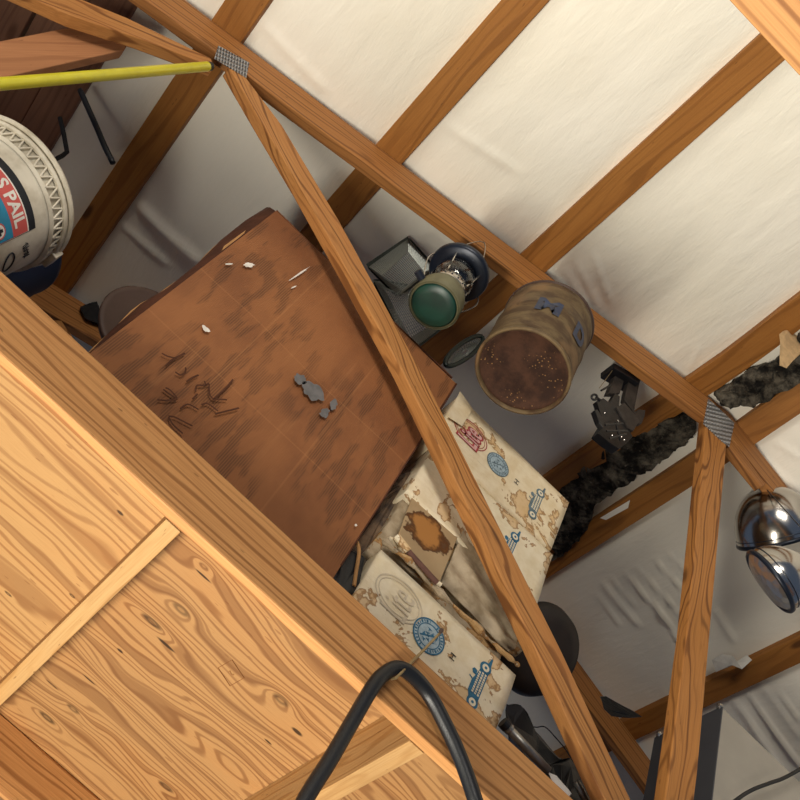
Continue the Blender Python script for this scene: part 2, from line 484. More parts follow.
# the near joist at the top right
bm = bmesh.new(); box(bm, -1.9, 3.2, .098, .157, CH0, CH1)
o = finish('ceiling_joist', bm, W_CHORD, frame=(XA, YA, ZA), bevel=.003, seed=31)
bm = bmesh.new(); box(bm, -1.9, 3.2, .040, .096, CH0+.004, CH1)
o2 = finish('ceiling_joist', bm, W_CHORD, frame=(XA, YA, ZA), bevel=.003, seed=32)
tag(top(o, (0, .13, CH0)), 'bare wooden joist crossing the top right corner, nearest to the white sheet', 'joist')
tag(top(o2, (0, .07, CH0)), 'second wooden joist in the extreme top right corner, beside its twin', 'joist')

# ---------------------------------------------------------------- loft deck and blocking
YD0 = 1.1735
bm = bmesh.new(); box(bm, -2, .0545, YD0, 3.3, CH1+.0005, CH1+.0125)
o = finish('plywood_sheet', bm, P_LIGHT, frame=(XA, YA, ZA), seed=0)
tag(top(o, (-.9, 2.0, CH1)), 'pale plywood loft sheet at far left, upper side of the small blocking piece', 'plywood', 'loft plywood')
bm = bmesh.new(); box(bm, .0555, 3.1, YD0, 3.3, CH1+.0005, CH1+.0125)
o = finish('plywood_sheet', bm, P_DARK, frame=(XA, YA, ZA), seed=0)
tag(top(o, (1.2, 2.0, CH1)), 'knotty plywood loft sheet at lower left with dark knots and a stamp', 'plywood', 'loft plywood')
def blocking(x0, x1, lab, seed):
    bm = bmesh.new(); box(bm, x0, x1, 1.1745, 2.1145, CH0, CH1)
    o = finish('blocking', bm, W_BLOCK, frame=(YA, ZA, XA), bevel=.0015, seed=seed)
    tag(top(o, (x0, 1.6, CH0)), lab, 'blocking', 'blocking under the loft')
blocking(.0405, .0695, 'wooden blocking piece under the plywood at left, between the two plywood sheets', 41)
blocking(.541, .571, 'bright yellowish wooden blocking piece at the bottom, behind the black hose', 42)
# faint stamp on the plywood
M_STAMP = plain('stamp_ink', '8a5a30', .8)
bm = bmesh.new()
sq = [(218, 668), (232, 660), (244, 678), (230, 686)]
for a, b in zip(sq, sq[1:]+sq[:1]):
    if a == sq[1] and False: continue
    tube(bm, [at(*a, Z=CH1-.0003), at(*b, Z=CH1-.0003)], .0006, 4)
tm = text_mesh('2', .016); 
c0 = at(231, 673, Z=CH1-.0004)
for f in tm.faces: pass
for v in tm.verts: v.co = Vector((c0.x+v.co.y, c0.y+v.co.x, c0.z))
me = bpy.data.meshes.new('x'); tm.to_mesh(me); tm.free(); bm.from_mesh(me)
deck = [q for q in COL.objects if q.name.startswith('plywood_sheet')][1]
finish('stamp', bm, M_STAMP, deck)

# ---------------------------------------------------------------- cardboard box
BY = 1.212
g = G('brown_cardboard'); v = g.attr(); s_ = g.sep(v)
vX, vZ = s_[0], s_[2]
big = g.noise(g.vm('MULTIPLY', v, (6, 6, 4)), 1, 4, .6)
c = g.mix(g.map(big, .35, .7), lin('94603a'), lin('7c4e30'))
corr = g.math('SINE', g.math('MULTIPLY', vX, 2*PI/.0042))
corr2 = g.math('SINE', g.math('MULTIPLY', vZ, 2*PI/.006))
# worn print patches elongated up the panel
pt = g.map(g.noise(g.vm('MULTIPLY', v, (46, 1, 11)), 1, 2, .5), .48, .60)
reg = g.map(g.noise(g.vm('MULTIPLY', g.vm('ADD', v, (.3, 0, .9)), (4, 1, 3.6)), 1, 1, .5), .36, .50)
m = g.math('MULTIPLY', g.math('MULTIPLY', pt, reg), g.map(corr, -.9, .6, .25, 1))
c = g.mix(g.math('MULTIPLY', m, .55), c, lin('3f2c20'))
sc = g.map(g.noise(g.vm('MULTIPLY', v, (40, 1, 3)), 1, 3, .6), .6, .8)
c = g.mix(g.math('MULTIPLY', sc, .28), c, lin('bf8656'))
# creases in the panel
for axis, pos in ((vX, -.06), (vX, .148), (vZ, 1.545), (vZ, 1.36)):
    dd = g.math('ABSOLUTE', g.math('SUBTRACT', axis, pos))
    c = g.mix(g.map(dd, .0008, .0026, .14, 0), c, lin('c48a58'))
g.bump(g.math('ADD', g.math('MULTIPLY', corr, .35), big), .25, .0015)
M_CARD = g.done(c, .68, 0, .25)
M_CARD_DK = plain('cardboard_inside', '5a3320', .85, var=.4, sc=18, bumpy=.4)
M_TORN = plain('torn_liner', 'b88a58', .85)
M_GREYP = plain('grey_patch', '6e6c6c', .8, sc=60)
M_WHITE = plain('white_speck', 'e8e2d8', .7)
M_INK = plain('marker_ink', '55301c', .8, var=.2)
bx0, bx1, bz0, bz1 = -.2265, .3125, CH1+.0130, 1.876
box_root = empty('cardboard_box', (.043, 1.28, CH1+.013), 'large worn brown cardboard box with marker writing, standing on the loft', 'box')
bm = bmesh.new()
nx, nzv = 44, 56; rows = []
for i in range(nx+1):
    r_ = []
    for j in range(nzv+1):
        x = bx0+(bx1-bx0)*i/nx; z = bz0+(bz1-bz0)*j/nzv
        e = min(i, nx-i)/nx*4; e2 = min(j, nzv-j)/nzv*4; k = min(1, e)*min(1, e2)
        y = BY+(.006*nz((x*5, 0, z*5), 1, 4))*k
        if j == nzv: z += .003*nz((x*12, 0, 0), 1, 2)
        r_.append(bm.verts.new((x, y, z)))
    rows.append(r_)
for i in range(nx):
    for j in range(nzv): bm.faces.new((rows[i][j], rows[i+1][j], rows[i+1][j+1], rows[i][j+1]))
# the other sides
ed = [rows[i][0] for i in range(nx+1)]+[rows[nx][j] for j in range(1, nzv+1)]+[rows[i][nzv] for i in range(nx-1, -1, -1)]+[rows[0][j] for j in range(nzv-1, 0, -1)]
back = [bm.verts.new((v.co.x, BY+.13, v.co.z)) for v in ed]
n = len(ed)
for i in range(n): bm.faces.new((ed[i], back[i], back[(i+1) % n], ed[(i+1) % n]))
bm.faces.new(back)
finish('body', bm, M_CARD, box_root, frame=(XA, YA, ZA), seed=0)
# outer flap folded back along the left edge
bm = bmesh.new()
inn = [(96, 362), (122, 340), (150, 316), (180, 290), (213, 264), (243, 241), (265, 222), (277, 213)]
out = [(86, 356), (112, 330), (142, 306), (168, 288), (196, 264), (222, 242), (246, 222), (266, 207)]
A = [at(*p, Y=BY+.012) for p in inn]; B = [at(p[0]+1.3*math.sin(i*2.1), p[1]+1.3*math.cos(i*1.7), Y=BY+.075) for i, p in enumerate(out)]
A = [p+Vector((-.004, 0, 0)) for p in A]
va = [bm.verts.new(p) for p in A]; vb = [bm.verts.new(p) for p in B]; 
vm_ = [bm.verts.new((p+q)/2+Vector((-.004, 0, .004*math.sin(i*1.9)))) for i, (p, q) in enumerate(zip(A, B))]
for i in range(len(A)-1):
    bm.faces.new((va[i], va[i+1], vm_[i+1], vm_[i])); bm.faces.new((vm_[i], vm_[i+1], vb[i+1], vb[i]))
fl = finish('flap', bm, M_CARD_DK, box_root, solid=.004); fl['label'] = 'dark bent-back flap'
bm = bmesh.new(); tube(bm, smoothpath([p+Vector((0, -.001, 0)) for p in B[:6]], 3), lambda t: .0022+.0014*math.sin(t*23), 6)
finish('torn_edge', bm, M_TORN, fl)
bm = bmesh.new(); prism(bm, [at(*p, Y=BY+.02) for p in ((216, 262), (224, 246), (246, 230), (240, 240), (228, 256))], [at(*p, Y=BY+.024) for p in ((216, 262), (224, 246), (246, 230), (240, 240), (228, 256))])
finish('paper_scrap', bm, M_TORN, box_root)
# right and top edge folds
bm = bmesh.new()
tube(bm, smoothpath([at(*p, Y=BY+.002) for p in ((276, 211), (300, 234), (330, 262), (368, 298), (410, 338), (452, 378))], 4), .0026, 6)
tube(bm, smoothpath([at(*p, Y=BY+.002) for p in ((456, 384), (440, 410), (420, 441), (395, 480), (365, 527), (340, 566))], 4), .0026, 6)
finish('folded_edge', bm, M_CARD_DK, box_root)
# marks
F = BY-.0075
strokes = [[(145, 155), (185, 175), (245, 190)], [(170, 240), (220, 195), (300, 155)], [(235, 280), (270, 300), (300, 285), (305, 250)],
    [(310, 345), (345, 320), (390, 300)], [(370, 410), (380, 370), (430, 370), (460, 355)], [(460, 360), (465, 430), (500, 470)],
    [(490, 460), (560, 400), (620, 330)], [(490, 460), (580, 465)], [(155, 395), (200, 430), (245, 450), (200, 400), (170, 385)],
    [(115, 465), (180, 470), (250, 460)], [(270, 525), (320, 495), (390, 530)], [(350, 460), (385, 425)], [(190, 575), (230, 580), (290, 610), (350, 640)],
    [(190, 580), (220, 630), (285, 690)], [(410, 500), (450, 490), (520, 540)], [(500, 560), (580, 540), (660, 520)], [(440, 370), (430, 340)]]
bm = bmesh.new()
for s in strokes:
    p = smoothpath(pxs(s, 140, 330, 6.667, Y=F), 5)
    tube(bm, p, .0017, 6, flat=.2, nrm=(0, 1, 0))
finish('marker_writing', bm, M_INK, box_root)
def blob(bm, cx, cy, rx, ry, rot=0, Y=F, n=22, jag=.25, seed=0):
    pts = []
    for k in range(n):
        a = 2*PI*k/n; q = 1+jag*nz((math.cos(a)*1.6, math.sin(a)*1.6, seed), 1.3, 5)
        x, y = rx*q*math.cos(a), ry*q*math.sin(a)
        pts.append((cx+x*math.cos(rot)-y*math.sin(rot), cy+x*math.sin(rot)+y*math.cos(rot)))
    prism(bm, [at(*p, Y=Y) for p in pts], [at(*p, Y=Y+.0006) for p in pts])
for i, (cx, cy, rx, ry, r_) in enumerate([(313, 391, 13, 8, .7), (300, 379, 6, 5, .5), (334, 404, 4, 5, 0), (325, 413, 5, 4, -.5)]):
    bm = bmesh.new(); blob(bm, cx, cy, rx, ry, r_, F, 26, .45, i)
    finish('grey_patch', bm, M_GREYP, box_root)
for i, (cx, cy, rx, ry, r_) in enumerate([(206, 329, 5, 2, .7), (249, 265, 5, 2.2, 0), (229, 264, 4, .9, 0), (299, 274, 12, .8, -.6), (356, 525, 1.2, 1.2, 0), (294, 287, 3, .6, -.5)]):
    bm = bmesh.new(); blob(bm, cx, cy, rx, ry, r_, F, 14, .5, i+9)
    finish('white_mark', bm, M_WHITE, box_root)

# ---------------------------------------------------------------- beer cases
def case_mat(name, c1, c2, stain=.5, off=(0, 0, 0), greyer=False):
    g = G(name); v = g.vm('ADD', g.attr(), off); s_ = g.sep(v)
    n = g.noise(g.vm('MULTIPLY', v, (9, 9, 9)), 1, 5, .62, .3)
    t = g.noise(g.vm('MULTIPLY', v, (30, 30, 30)), 1, 4, .6)
    c = g.mix(g.map(t, .3, .75), lin(c1), lin(c2))
    body = g.map(n, stain, stain+.01)
    rim = g.math('MULTIPLY', g.map(n, stain-.012, stain), g.map(n, stain+.004, stain+.035, 1, 0))
    c = g.mix(g.math('MULTIPLY', body, .5), c, lin('c9974f'))
    c = g.mix(g.math('MULTIPLY', rim, .75), c, lin('8a5a20'))
    deep = g.map(g.noise(g.vm('MULTIPLY', v, (16, 16, 16)), 1, 4, .6), .60, .75)
    c = g.mix(g.math('MULTIPLY', g.math('MULTIPLY', deep, body), .6), c, lin('9a6426'))
    cr = g.noise(g.vm('MULTIPLY', v, (14, 14, 40)), 1, 5, .6, .8)
    g.bump(cr, .55, .006)
    return g.done(c, .65, 0, .25)
M_CASE = case_mat('white_case_board', 'e9dcc0', 'dccba8', .565)
M_CASE4 = case_mat('cream_case_board', 'e8d8b8', 'dac49c', .585, (2.2, .4, 1.1))
M_CASE2 = case_mat('soaked_case_board', 'b5a48a', '8f7d62', .56, (5, 1, 2))
M_RED = plain('faded_red_ink', 'b0474a', .7, var=.35, sc=50)
M_PALERED = plain('pale_red_ink', 'd9a8a0', .7, var=.2, sc=50)
M_BLUE = plain('blue_ink', '35708f', .65, var=.4, sc=90)
M_PALEBLUE = plain('pale_blue_ink', 'a9bcc4', .65, var=.35, sc=120)
M_GREYBL = plain('grey_blue_ink', '6c7f86', .65, var=.4, sc=120)
M_FAINT = plain('faint_ink', 'd3c4aa', .7)
M_BLACKINK = plain('black_ink', '2c2c2a', .7)
M_WORD = plain('pale_board', 'e6dabf', .7, var=.08)
def crumple(o_bm, amp, sc, seed):
    for v in o_bm.verts:
        p = v.co.copy()
        v.co += Vector((nz(p, sc, seed), nz(p, sc, seed+5), nz(p, sc, seed+9)))*amp
def gridbox(x0, x1, y0, y1, z0, z1, n=14, shear=0):
    bm = bmesh.new(); box(bm, x0, x1, y0, y1, z0, z1)
    bmesh.ops.subdivide_edges(bm, edges=bm.edges[:], cuts=n, use_grid_fill=True)
    return bm
def ring_px(bm, c, r0, r1, Y, n=40, th=.0005):
    """flat ring in the plane Y"""
    for a, b in ((0, 1),):
        vs = []
        for k in range(n):
            t = 2*PI*k/n
            vs.append([bm.verts.new((c.x+r*math.cos(t), yy, c.z+r*math.sin(t))) for r, yy in ((r0, Y), (r1, Y), (r1, Y+th), (r0, Y+th))])
        for k in range(n):
            A, B = vs[k], vs[(k+1) % n]
            for j in range(4): bm.faces.new((A[j], A[(j+1) % 4], B[(j+1) % 4], B[j]))
def disc_px(bm, c, r, Y, n=32, th=.0005):
    p = [(c.x+r*math.cos(2*PI*k/n), c.z+r*math.sin(2*PI*k/n)) for k in range(n)]
    yprism(bm, p, Y, Y+th)
def side_text(bm, body, c, size, stretch, Y, offset=0.0):
    """text turned a quarter: reads upwards, letter tops toward -X, faces -Y"""
    tm = text_mesh(body, 1.0, offset)
    for v in tm.verts:
        v.co = Vector((c.x-v.co.y*size*stretch, Y, c.z+v.co.x*size))
    me = bpy.data.meshes.new('x'); tm.to_mesh(me); tm.free(); bm.from_mesh(me); bpy.data.meshes.remove(me)
def seal(parent, c, r, Y, ink, pale, lab):
    bm = bmesh.new(); disc_px(bm, c, r, Y+.0004)
    parent = finish('seal_ground', bm, pale, parent)
    bm = bmesh.new()
    ring_px(bm, c, r*.94, r*1.02, Y-.0002); ring_px(bm, c, r*.68, r*.73, Y-.0002)
    for k in range(30):
        if k in (7, 8, 22, 23): continue
        t = 2*PI*k/30; w = .035+.02*math.sin(k*3.3)
        q = [(r*.76, t-w), (r*.76, t+w), (r*.90, t+w), (r*.90, t-w)]
        yprism(bm, [(c.x+a*math.cos(b), c.z+a*math.sin(b)) for a, b in q], Y-.0002, Y+.0004)
    # emblem: eagle-like heraldic marks
    for k in range(9):
        t = k*2.4; a = r*.5*(k/9)**.5
        yprism(bm, [(c.x+a*math.cos(t)+r*.14*math.cos(t+u)*(1 if j % 2 else .35), c.z+a*math.sin(t)+r*.14*math.sin(t+u)*(1 if j % 2 else .35)) for j, u in enumerate([0, .9, 1.8, 2.7, 3.6, 4.5, 5.4])], Y-.0002, Y+.0004)
    tube(bm, [Vector((c.x-r*.5, Y, c.z-r*.3)), Vector((c.x+r*.5, Y, c.z+r*.35))], r*.045, 4, flat=.1, nrm=(0, 1, 0))
    finish('seal_print', bm, ink, parent)['label'] = lab
def car(parent, w_top, w_bot, Y, ink, pale, s=1.0):
    """racing-car print between two wheel centres (survey points)"""
    a, b = w_bot, w_top
    u = Vector((b.x-a.x, 0, b.z-a.z)); L = u.length; u /= L; v = Vector((-u.z, 0, u.x))   # v: toward -X
    if v.x > 0: v = -v
    def P(i, j): q = a+u*(i*L)+v*(j*L); return (q.x, q.z)
    bm = bmesh.new()
    yprism(bm, [P(-.10, -.12), P(1.10, -.12), P(1.34, -.10), P(1.34, -.06), P(1.05, .0), P(.95, .10), P(.72, .14), P(.5, .20), P(.2, .20), P(-.02, .08)], Y, Y+.0005)
    yprism(bm, [P(.66, .15), P(.78, .15), P(.80, .24), P(.74, .28), P(.66, .24)], Y, Y+.0005)
    yprism(bm, [P(.50, .20), P(.53, .20), P(.56, .29), P(.53, .29)], Y, Y+.0005)
    for i in (0, 1.0):
        q = P(i, .0); ring_px(bm, Vector((q[0], 0, q[1])), .09*L, .15*L, Y-.0006)
    parent = finish('car_print', bm, ink, parent); parent['label'] = 'racing car print'
    bm = bmesh.new()
    for i in (0, 1.0):
        q = P(i, .0); disc_px(bm, Vector((q[0], 0, q[1])), .093*L, Y-.0010)
    for j in (.09, .01, -.065):
        x = .22
        while x < .82:
            w = .03+.03*random.random()
            yprism(bm, [P(x, j-.022), P(x+w, j-.022), P(x+w, j+.025), P(x, j+.025)], Y-.0008, Y-.0001); x += w+.022
    finish('car_lettering', bm, pale, parent)
    for i in (0, 1.0):
        bm = bmesh.new(); q = P(i, .0); disc_px(bm, Vector((q[0], 0, q[1])), .035*L, Y-.0014)
        finish('wheel_hub', bm, ink, parent)

CY = 1.214
def case(z0, z1, x0, x1, y0, mat, lab, seed, amp=.004, depth=.24):
    t = empty('beer_case', ((x0+x1)/2, y0+depth/2, z0), lab, 'box', 'stack of four beer cases')
    bm = gridbox(x0, x1, y0, y0+depth, z0, z1, 16)
    for v in bm.verts:
        p = v.co.copy()
        k = amp
        v.co += Vector((nz(p, 7, seed)*k*1.2, nz(p, 9, seed+5)*k*.25, 0))
        v.co.z += max(-.9, min(.2, nz(p, 8, seed+2)))*k*.6-k*.1
        if p.z <= z0+1e-5: v.co.z = z0
        if p.z >= z1-1e-5: v.co.z = min(v.co.z, z1)
    finish('carton', bm, mat, t, smooth=True, frame=(XA, YA, ZA), seed=seed)
    return t
Z0 = CH1+.013
c1 = case(Z0, 1.320, .359, .697, CY, M_CASE, 'stained white beer case at the bottom of the stack, blue seal and whole car print', 3)
c2 = case(1.3215, 1.492, .352, .680, CY+.026, M_CASE2, 'crushed grey-brown beer case, second from the bottom with a stained flap', 8, .012)
c3 = case(1.4935, 1.671, .345, .690, CY+.004, M_CASE, 'white beer case under the topmost, mostly behind the diagonal wood web', 12, .005)
c4 = case(1.6725, 1.852, .333, .680, CY, M_CASE4, 'cream beer case on top of the stack with red and blue prints', 17, .004)
FY = CY-.0012
# bottom case prints
seal(c1, at(429, 636, Y=FY), .0345, FY, M_BLUE, M_PALEBLUE, 'round blue seal')
car(c1, at(485.6, 668.2, Y=FY), at(472, 702, Y=FY), FY, M_BLUE, M_WORD)
bm = bmesh.new(); side_text(bm, 'H', at(453, 657, Y=FY), .022, .8, FY); finish('letter_print', bm, M_BLACKINK, c1)
def lite(parent, c, Y, size, ink, pale, faded=False):
    bm = bmesh.new()
    # oval hop outline behind the word
    n = 40; pts = [Vector((c.x+size*.62*math.cos(2*PI*k/n)-size*.05, Y+.0002, c.z+size*.46*math.sin(2*PI*k/n)+size*.12)) for k in range(n)]
    tube(bm, pts, size*.016, 4, closed=True, flat=.15, nrm=(0, 1, 0))
    pts = [Vector((c.x+size*.54*math.cos(2*PI*k/n)-size*.05, Y+.0002, c.z+size*.38*math.sin(2*PI*k/n)+size*.12)) for k in range(n)]
    tube(bm, pts, size*.010, 4, closed=True, flat=.15, nrm=(0, 1, 0))
    parent = finish('logo_outline', bm, ink, parent)
    if faded:
        bm = bmesh.new(); side_text(bm, 'Lite', c, size*.50, 2.0, Y-.0003, .0); finish('logo_word', bm, ink, parent); return
    bm = bmesh.new(); side_text(bm, 'Lite', c, size*.50, 2.0, Y-.0004, .07); finish('logo_shadow', bm, ink, parent)
    bm = bmesh.new(); side_text(bm, 'Lite', c+Vector((0, 0, 0)), size*.50, 2.0, Y-.0008, .012); finish('logo_word', bm, pale, parent)
lite(c1, at(399, 604, Y=FY), FY, .085, M_FAINT, M_WORD, True)
# top case prints
lite(c4, at(471, 437, Y=FY), FY, .075, M_RED, M_PALERED)
seal(c4, at(498, 464.5, Y=FY), .030, FY, M_GREYBL, M_PALEBLUE, 'round grey seal')
car(c4, at(540.5, 493.5, Y=FY), at(532.2, 514.5, Y=FY), FY, M_GREYBL, M_WORD)
bm = bmesh.new(); side_text(bm, 'H', at(517, 482, Y=FY), .022, .8, FY); finish('letter_print', bm, M_BLACKINK, c4)
# case 3: wheel end of the car
car(c3, at(515, 537, Y=FY+.004), at(505, 560, Y=FY+.004), FY+.004, M_BLUE, M_WORD)
# folded top-left flap of the top case
bm = bmesh.new()
prism(bm, [at(*p, Y=CY-.006) for p in ((460, 391), (473, 409), (462, 426), (448, 417))], [at(*p, Y=CY-.0045) for p in ((460, 391), (473, 409), (462, 426), (448, 417))])
finish('flap', bm, M_CASE4, c4, frame=(XA, YA, ZA), seed=5)
# side panel / lid strip along the right end of top case
# stained flap of the crushed case
bm = bmesh.new()
q = [(417, 484), (464, 521), (440, 581), (396, 541)]
A = [at(*q[0], Y=CY+.012), at(*q[1], Y=CY+.008), at(*q[2], Y=CY-.006), at(*q[3], Y=CY-.004)]
nrm = Vector((0, .0025, 0))
g = G('stained_flap_board'); v = g.attr()
cc = (A[0]+A[1]+A[2]+A[3])/4+Vector((-.006, 0, -.01))
d = g.vm('LENGTH', g.vm('MULTIPLY', g.vm('SUBTRACT', v, tuple(cc)), (1/.058, 0, 1/.046)))
d = g.math('ADD', d, g.math('MULTIPLY', g.math('SUBTRACT', g.noise(v, 26, 3, .6), .5), 1.5))
base = g.mix(g.noise(v, 25, 4), lin('b39a76'), lin('9c825e'))
inside = g.map(d, .86, .90, 1, 0)
c = g.mix(inside, base, lin('a8743c'))
rim = g.math('MULTIPLY', g.map(d, .55, .85), g.map(d, .92, 1.0, 1, 0))
c = g.mix(g.math('MULTIPLY', rim, .9), c, lin('4a2a12'))
M_STAIN = g.done(c, .7)
bm = bmesh.new(); prism(bm, A, [p+nrm for p in A]); f_ = finish('flap', bm, M_STAIN, c2, frame=(XA, YA, ZA), seed=0); f_['label'] = 'flap with a dark brown stain'
# ribbed soaked front of the crushed case
bm = bmesh.new()
L0 = [(441, 583), (470, 612), (500, 645), (516, 657)]; L1 = [(466, 523), (486, 556), (512, 600), (534, 640)]
n = 26; m_ = 10; rows = []
def lerp_path(Pp, t):
    k = t*(len(Pp)-1); i = min(int(k), len(Pp)-2); f = k-i
    return (Pp[i][0]*(1-f)+Pp[i+1][0]*f, Pp[i][1]*(1-f)+Pp[i+1][1]*f)
for i in range(n+1):
    a = lerp_path(L0, i/n); b = lerp_path(L1, i/n); r_ = []
    for j in range(m_+1):
        t = j/m_; y = CY+.006+.006*math.sin(j*2.1+.5*math.sin(i*.7))+.006*nz((i*.2, j*.5, 0), 1, 3)
        r_.append(bm.verts.new(at(a[0]*(1-t)+b[0]*t, a[1]*(1-t)+b[1]*t, Y=y)))
    rows.append(r_)
for i in range(n):
    for j in range(m_): bm.faces.new((rows[i][j], rows[i+1][j], rows[i+1][j+1], rows[i][j+1]))
finish('torn_panel', bm, M_CASE2, c2, smooth=True, frame=(XA, YA, ZA), seed=4, solid=.003)
# torn lid strip between bottom and second case
bm = bmesh.new()
pth = smoothpath([at(*p, Y=CY-.004+.004*math.sin(p[0])) for p in ((384, 541), (394, 549), (408, 560), (425, 578), (446, 598), (468, 620), (490, 640), (508, 656), (517, 664))], 4)
tube(bm, pth, lambda t: .0085+.0035*math.sin(t*31)+.002*math.sin(t*57), 8, flat=.6)
crumple(bm, .004, 40, 3)
finish('torn_lid', bm, M_CASE2, c1, frame=(XA, YA, ZA), seed=6)
bm = bmesh.new()
pth = smoothpath([at(*p, Y=CY-.003) for p in ((388, 538), (402, 552), (424, 571), (440, 586))], 4)
tube(bm, pth, lambda t: .005+.002*math.sin(t*21), 7)
finish('torn_lid', bm, M_CASE, c1, frame=(XA, YA, ZA), seed=9)
# rolled paper stick
bm = bmesh.new(); tube(bm, [at(396, 536, Y=CY-.014), at(408, 551, Y=CY-.016)], .0075, 10); M_STICK = plain('brown_stick', '6a4a40', .8)
bm2 = bmesh.new(); tube(bm2, [at(408.5, 551.6, Y=CY-.016), at(437, 583, Y=CY-.018)], .0055, 10)
st = empty('rolled_paper', at(415, 560, Y=CY-.015), 'thin brown rolled paper with a white end, lying against the stained case flap', 'paper')
finish('white_end', bm, M_CASE, st, smooth=False, frame=(XA, YA, ZA)); finish('roll', bm2, M_STICK, st)
# crumpled dark paper between box and cases
M_CRUMP = plain('dark_paper', '4c4038', .8, sc=25, bumpy=.6, col2='7d6650')
def crumpled(outline, y0, y1, mat, name, lab, cat, amp, sc, seed, cuts=5, **kw):
    bm = bmesh.new(); prism(bm, [at(*p, Y=y0) for p in outline], [at(*p, Y=y0)*(y1/y0) for p in outline])
    bmesh.ops.triangulate(bm, faces=bm.faces[:])
    bmesh.ops.subdivide_edges(bm, edges=bm.edges[:], cuts=cuts, use_grid_fill=False)
    crumple(bm, amp, sc, seed)
    o = finish(name, bm, mat, **kw)
    c = sum((at(*p, Y=y0) for p in outline), Vector())/len(outline)
    return tag(top(o, c), lab, cat)
crumpled([(338, 562), (352, 540), (372, 512), (392, 486), (412, 470), (428, 478), (414, 486), (404, 515), (394, 538), (386, 546), (370, 570), (356, 592), (344, 585)],
         1.262, 1.30, M_CRUMP, 'crumpled_paper', 'crumpled dark brown paper wedged between cardboard box and beer cases', 'paper', .022, 30, 4, 5)
M_TARP = plain('dark_plastic', '0d0f14', .45, sc=20, bumpy=.5, spec=.5)
crumpled([(330, 575), (345, 545), (365, 560), (352, 600), (340, 596)], 1.23, 1.25, M_TARP, 'plastic_sheet', 'black plastic scrap low between cardboard box and bottom beer case', 'plastic', .008, 30, 8, 4)
bm = bmesh.new(); tube(bm, smoothpath([at(*p, Y=1.225) for p in ((349, 544), (356, 541), (359, 552), (356, 572), (354, 586))], 5), .0035, 7)
o = finish('curled_strip', bm, M_TORN); tag(top(o, at(355, 560, Y=1.225)), 'small curled tan strip standing beside the right edge of the cardboard box', 'strip')

# ---------------------------------------------------------------- bucket and tub at left
M_PAIL = plain('white_pail_plastic', 'ddd6c4', .5, sc=14, col2='b8ae98', bumpy=.15)
M_NAVY = plain('navy_plastic', '16223c', .45, sc=8)
PC = Vector((-.591, 1.36, 1.175)); PH = .3155
pail = empty('feed_pail', PC, 'dirty white plastic pail with red and blue label at the left edge', 'pail')
bm = bmesh.new()
def pr(z): return .118+.022*z/.35
prof = [(0, 0), (.112, 0), (.116, .004)]+[(pr(z), z) for z in (.02, .10, .18, .24)]+[(pr(.245)+.001, .262), (pr(.262)+.001, .275)]
prof += [(.1385, PH), (.1355, PH), (.133, .27), (.112, .012), (0, .012)]
lathe(bm, prof, Matrix.Translation(PC), 72)
finish('bucket', bm, M_PAIL, pail, smooth=True)
bm = bmesh.new()      # double rolled rim
for zc, r0, rr in ((PH-.002, .1455, .0062), (PH-.016, .1435, .0052)):
    pf = [(r0+rr*.8*math.cos(a), zc+rr*math.sin(a)) for a in [2*PI*k/10 for k in range(10)]]
    pf.append(pf[0]); lathe(bm, pf, Matrix.Translation(PC), 72)
lathe(bm, [(.139, PH-.02), (.1415, PH-.02), (.1415, PH), (.139, PH), (.139, PH-.02)], Matrix.Translation(PC), 72)
prim = finish('rim', bm, M_PAIL, pail, smooth=True)
bm = bmesh.new()      # zigzag rib collar under the rim
nr = 44
for k in range(nr):
    a0 = 2*PI*k/nr; a1 = 2*PI*(k+1)/nr; am = (a0+a1)/2
    for (s, e, zs, ze) in ((a0, am, .268, .298), (am, a1, .298, .268)):
        p = [Vector((PC.x+.1405*math.cos(t), PC.y+.1405*math.sin(t), PC.z+z)) for t, z in ((s, zs), (e, ze))]
        tube(bm, p, .0022, 5)
lathe(bm, [(.136, .262), (.1425, .266), (.1365, .270)], Matrix.Translation(PC), 72)
finish('rib_collar', bm, M_PAIL, pail)
def cyl_patch(parent, name, mat, a0, a1, z0, z1, lift, n=28):
    bm = bmesh.new(); rows = []
    for i in range(n+1):
        a = math.radians(a0+(a1-a0)*i/n)
        rows.append([bm.verts.new((PC.x+(pr(z)+lift)*math.cos(a), PC.y+(pr(z)+lift)*math.sin(a), PC.z+z)) for z in (z0, (z0+z1)/2, z1)])
    for i in range(n):
        for j in range(2): bm.faces.new((rows[i][j], rows[i+1][j], rows[i+1][j+1], rows[i][j+1]))
    return finish(name, bm, mat, parent, smooth=True)
M_LBLACK = plain('label_black', '20242c', .5); M_LRED = plain('label_red', 'd4605a', .5, var=.1)
M_LBLUE = plain('label_blue', '2f8fb4', .5, var=.15); M_LWHITE = plain('label_white', 'f0ece2', .5, var=.05)
lbl = cyl_patch(pail, 'label_border', M_LBLACK, -150, -31, .06, .226, .0008)
cyl_patch(lbl, 'label_line', M_LWHITE, -148, -31.5, .075, .2085, .0013)
cyl_patch(lbl, 'label_band', M_LRED, -147, -32, .080, .2050, .0018)
cyl_patch(lbl, 'label_centre', M_LBLUE, -146, -32.5, .095, .168, .0023)
def cyl_text(body, a_c, z_c, size, mat, lift, sx=1.0):
    tm = text_mesh(body, 1.0, .03)
    for v in tm.verts:
        z = z_c+v.co.y*size; r = pr(z)+lift
        a = math.radians(a_c)+v.co.x*size*sx/r
        v.co = Vector((PC.x+r*math.cos(a), PC.y+r*math.sin(a), PC.z+z))
    finish('label_text', tm, mat, lbl)
cyl_text("S PAIL", -57.5, .187, .036, M_LWHITE, .0024, .92)
bm = bmesh.new()
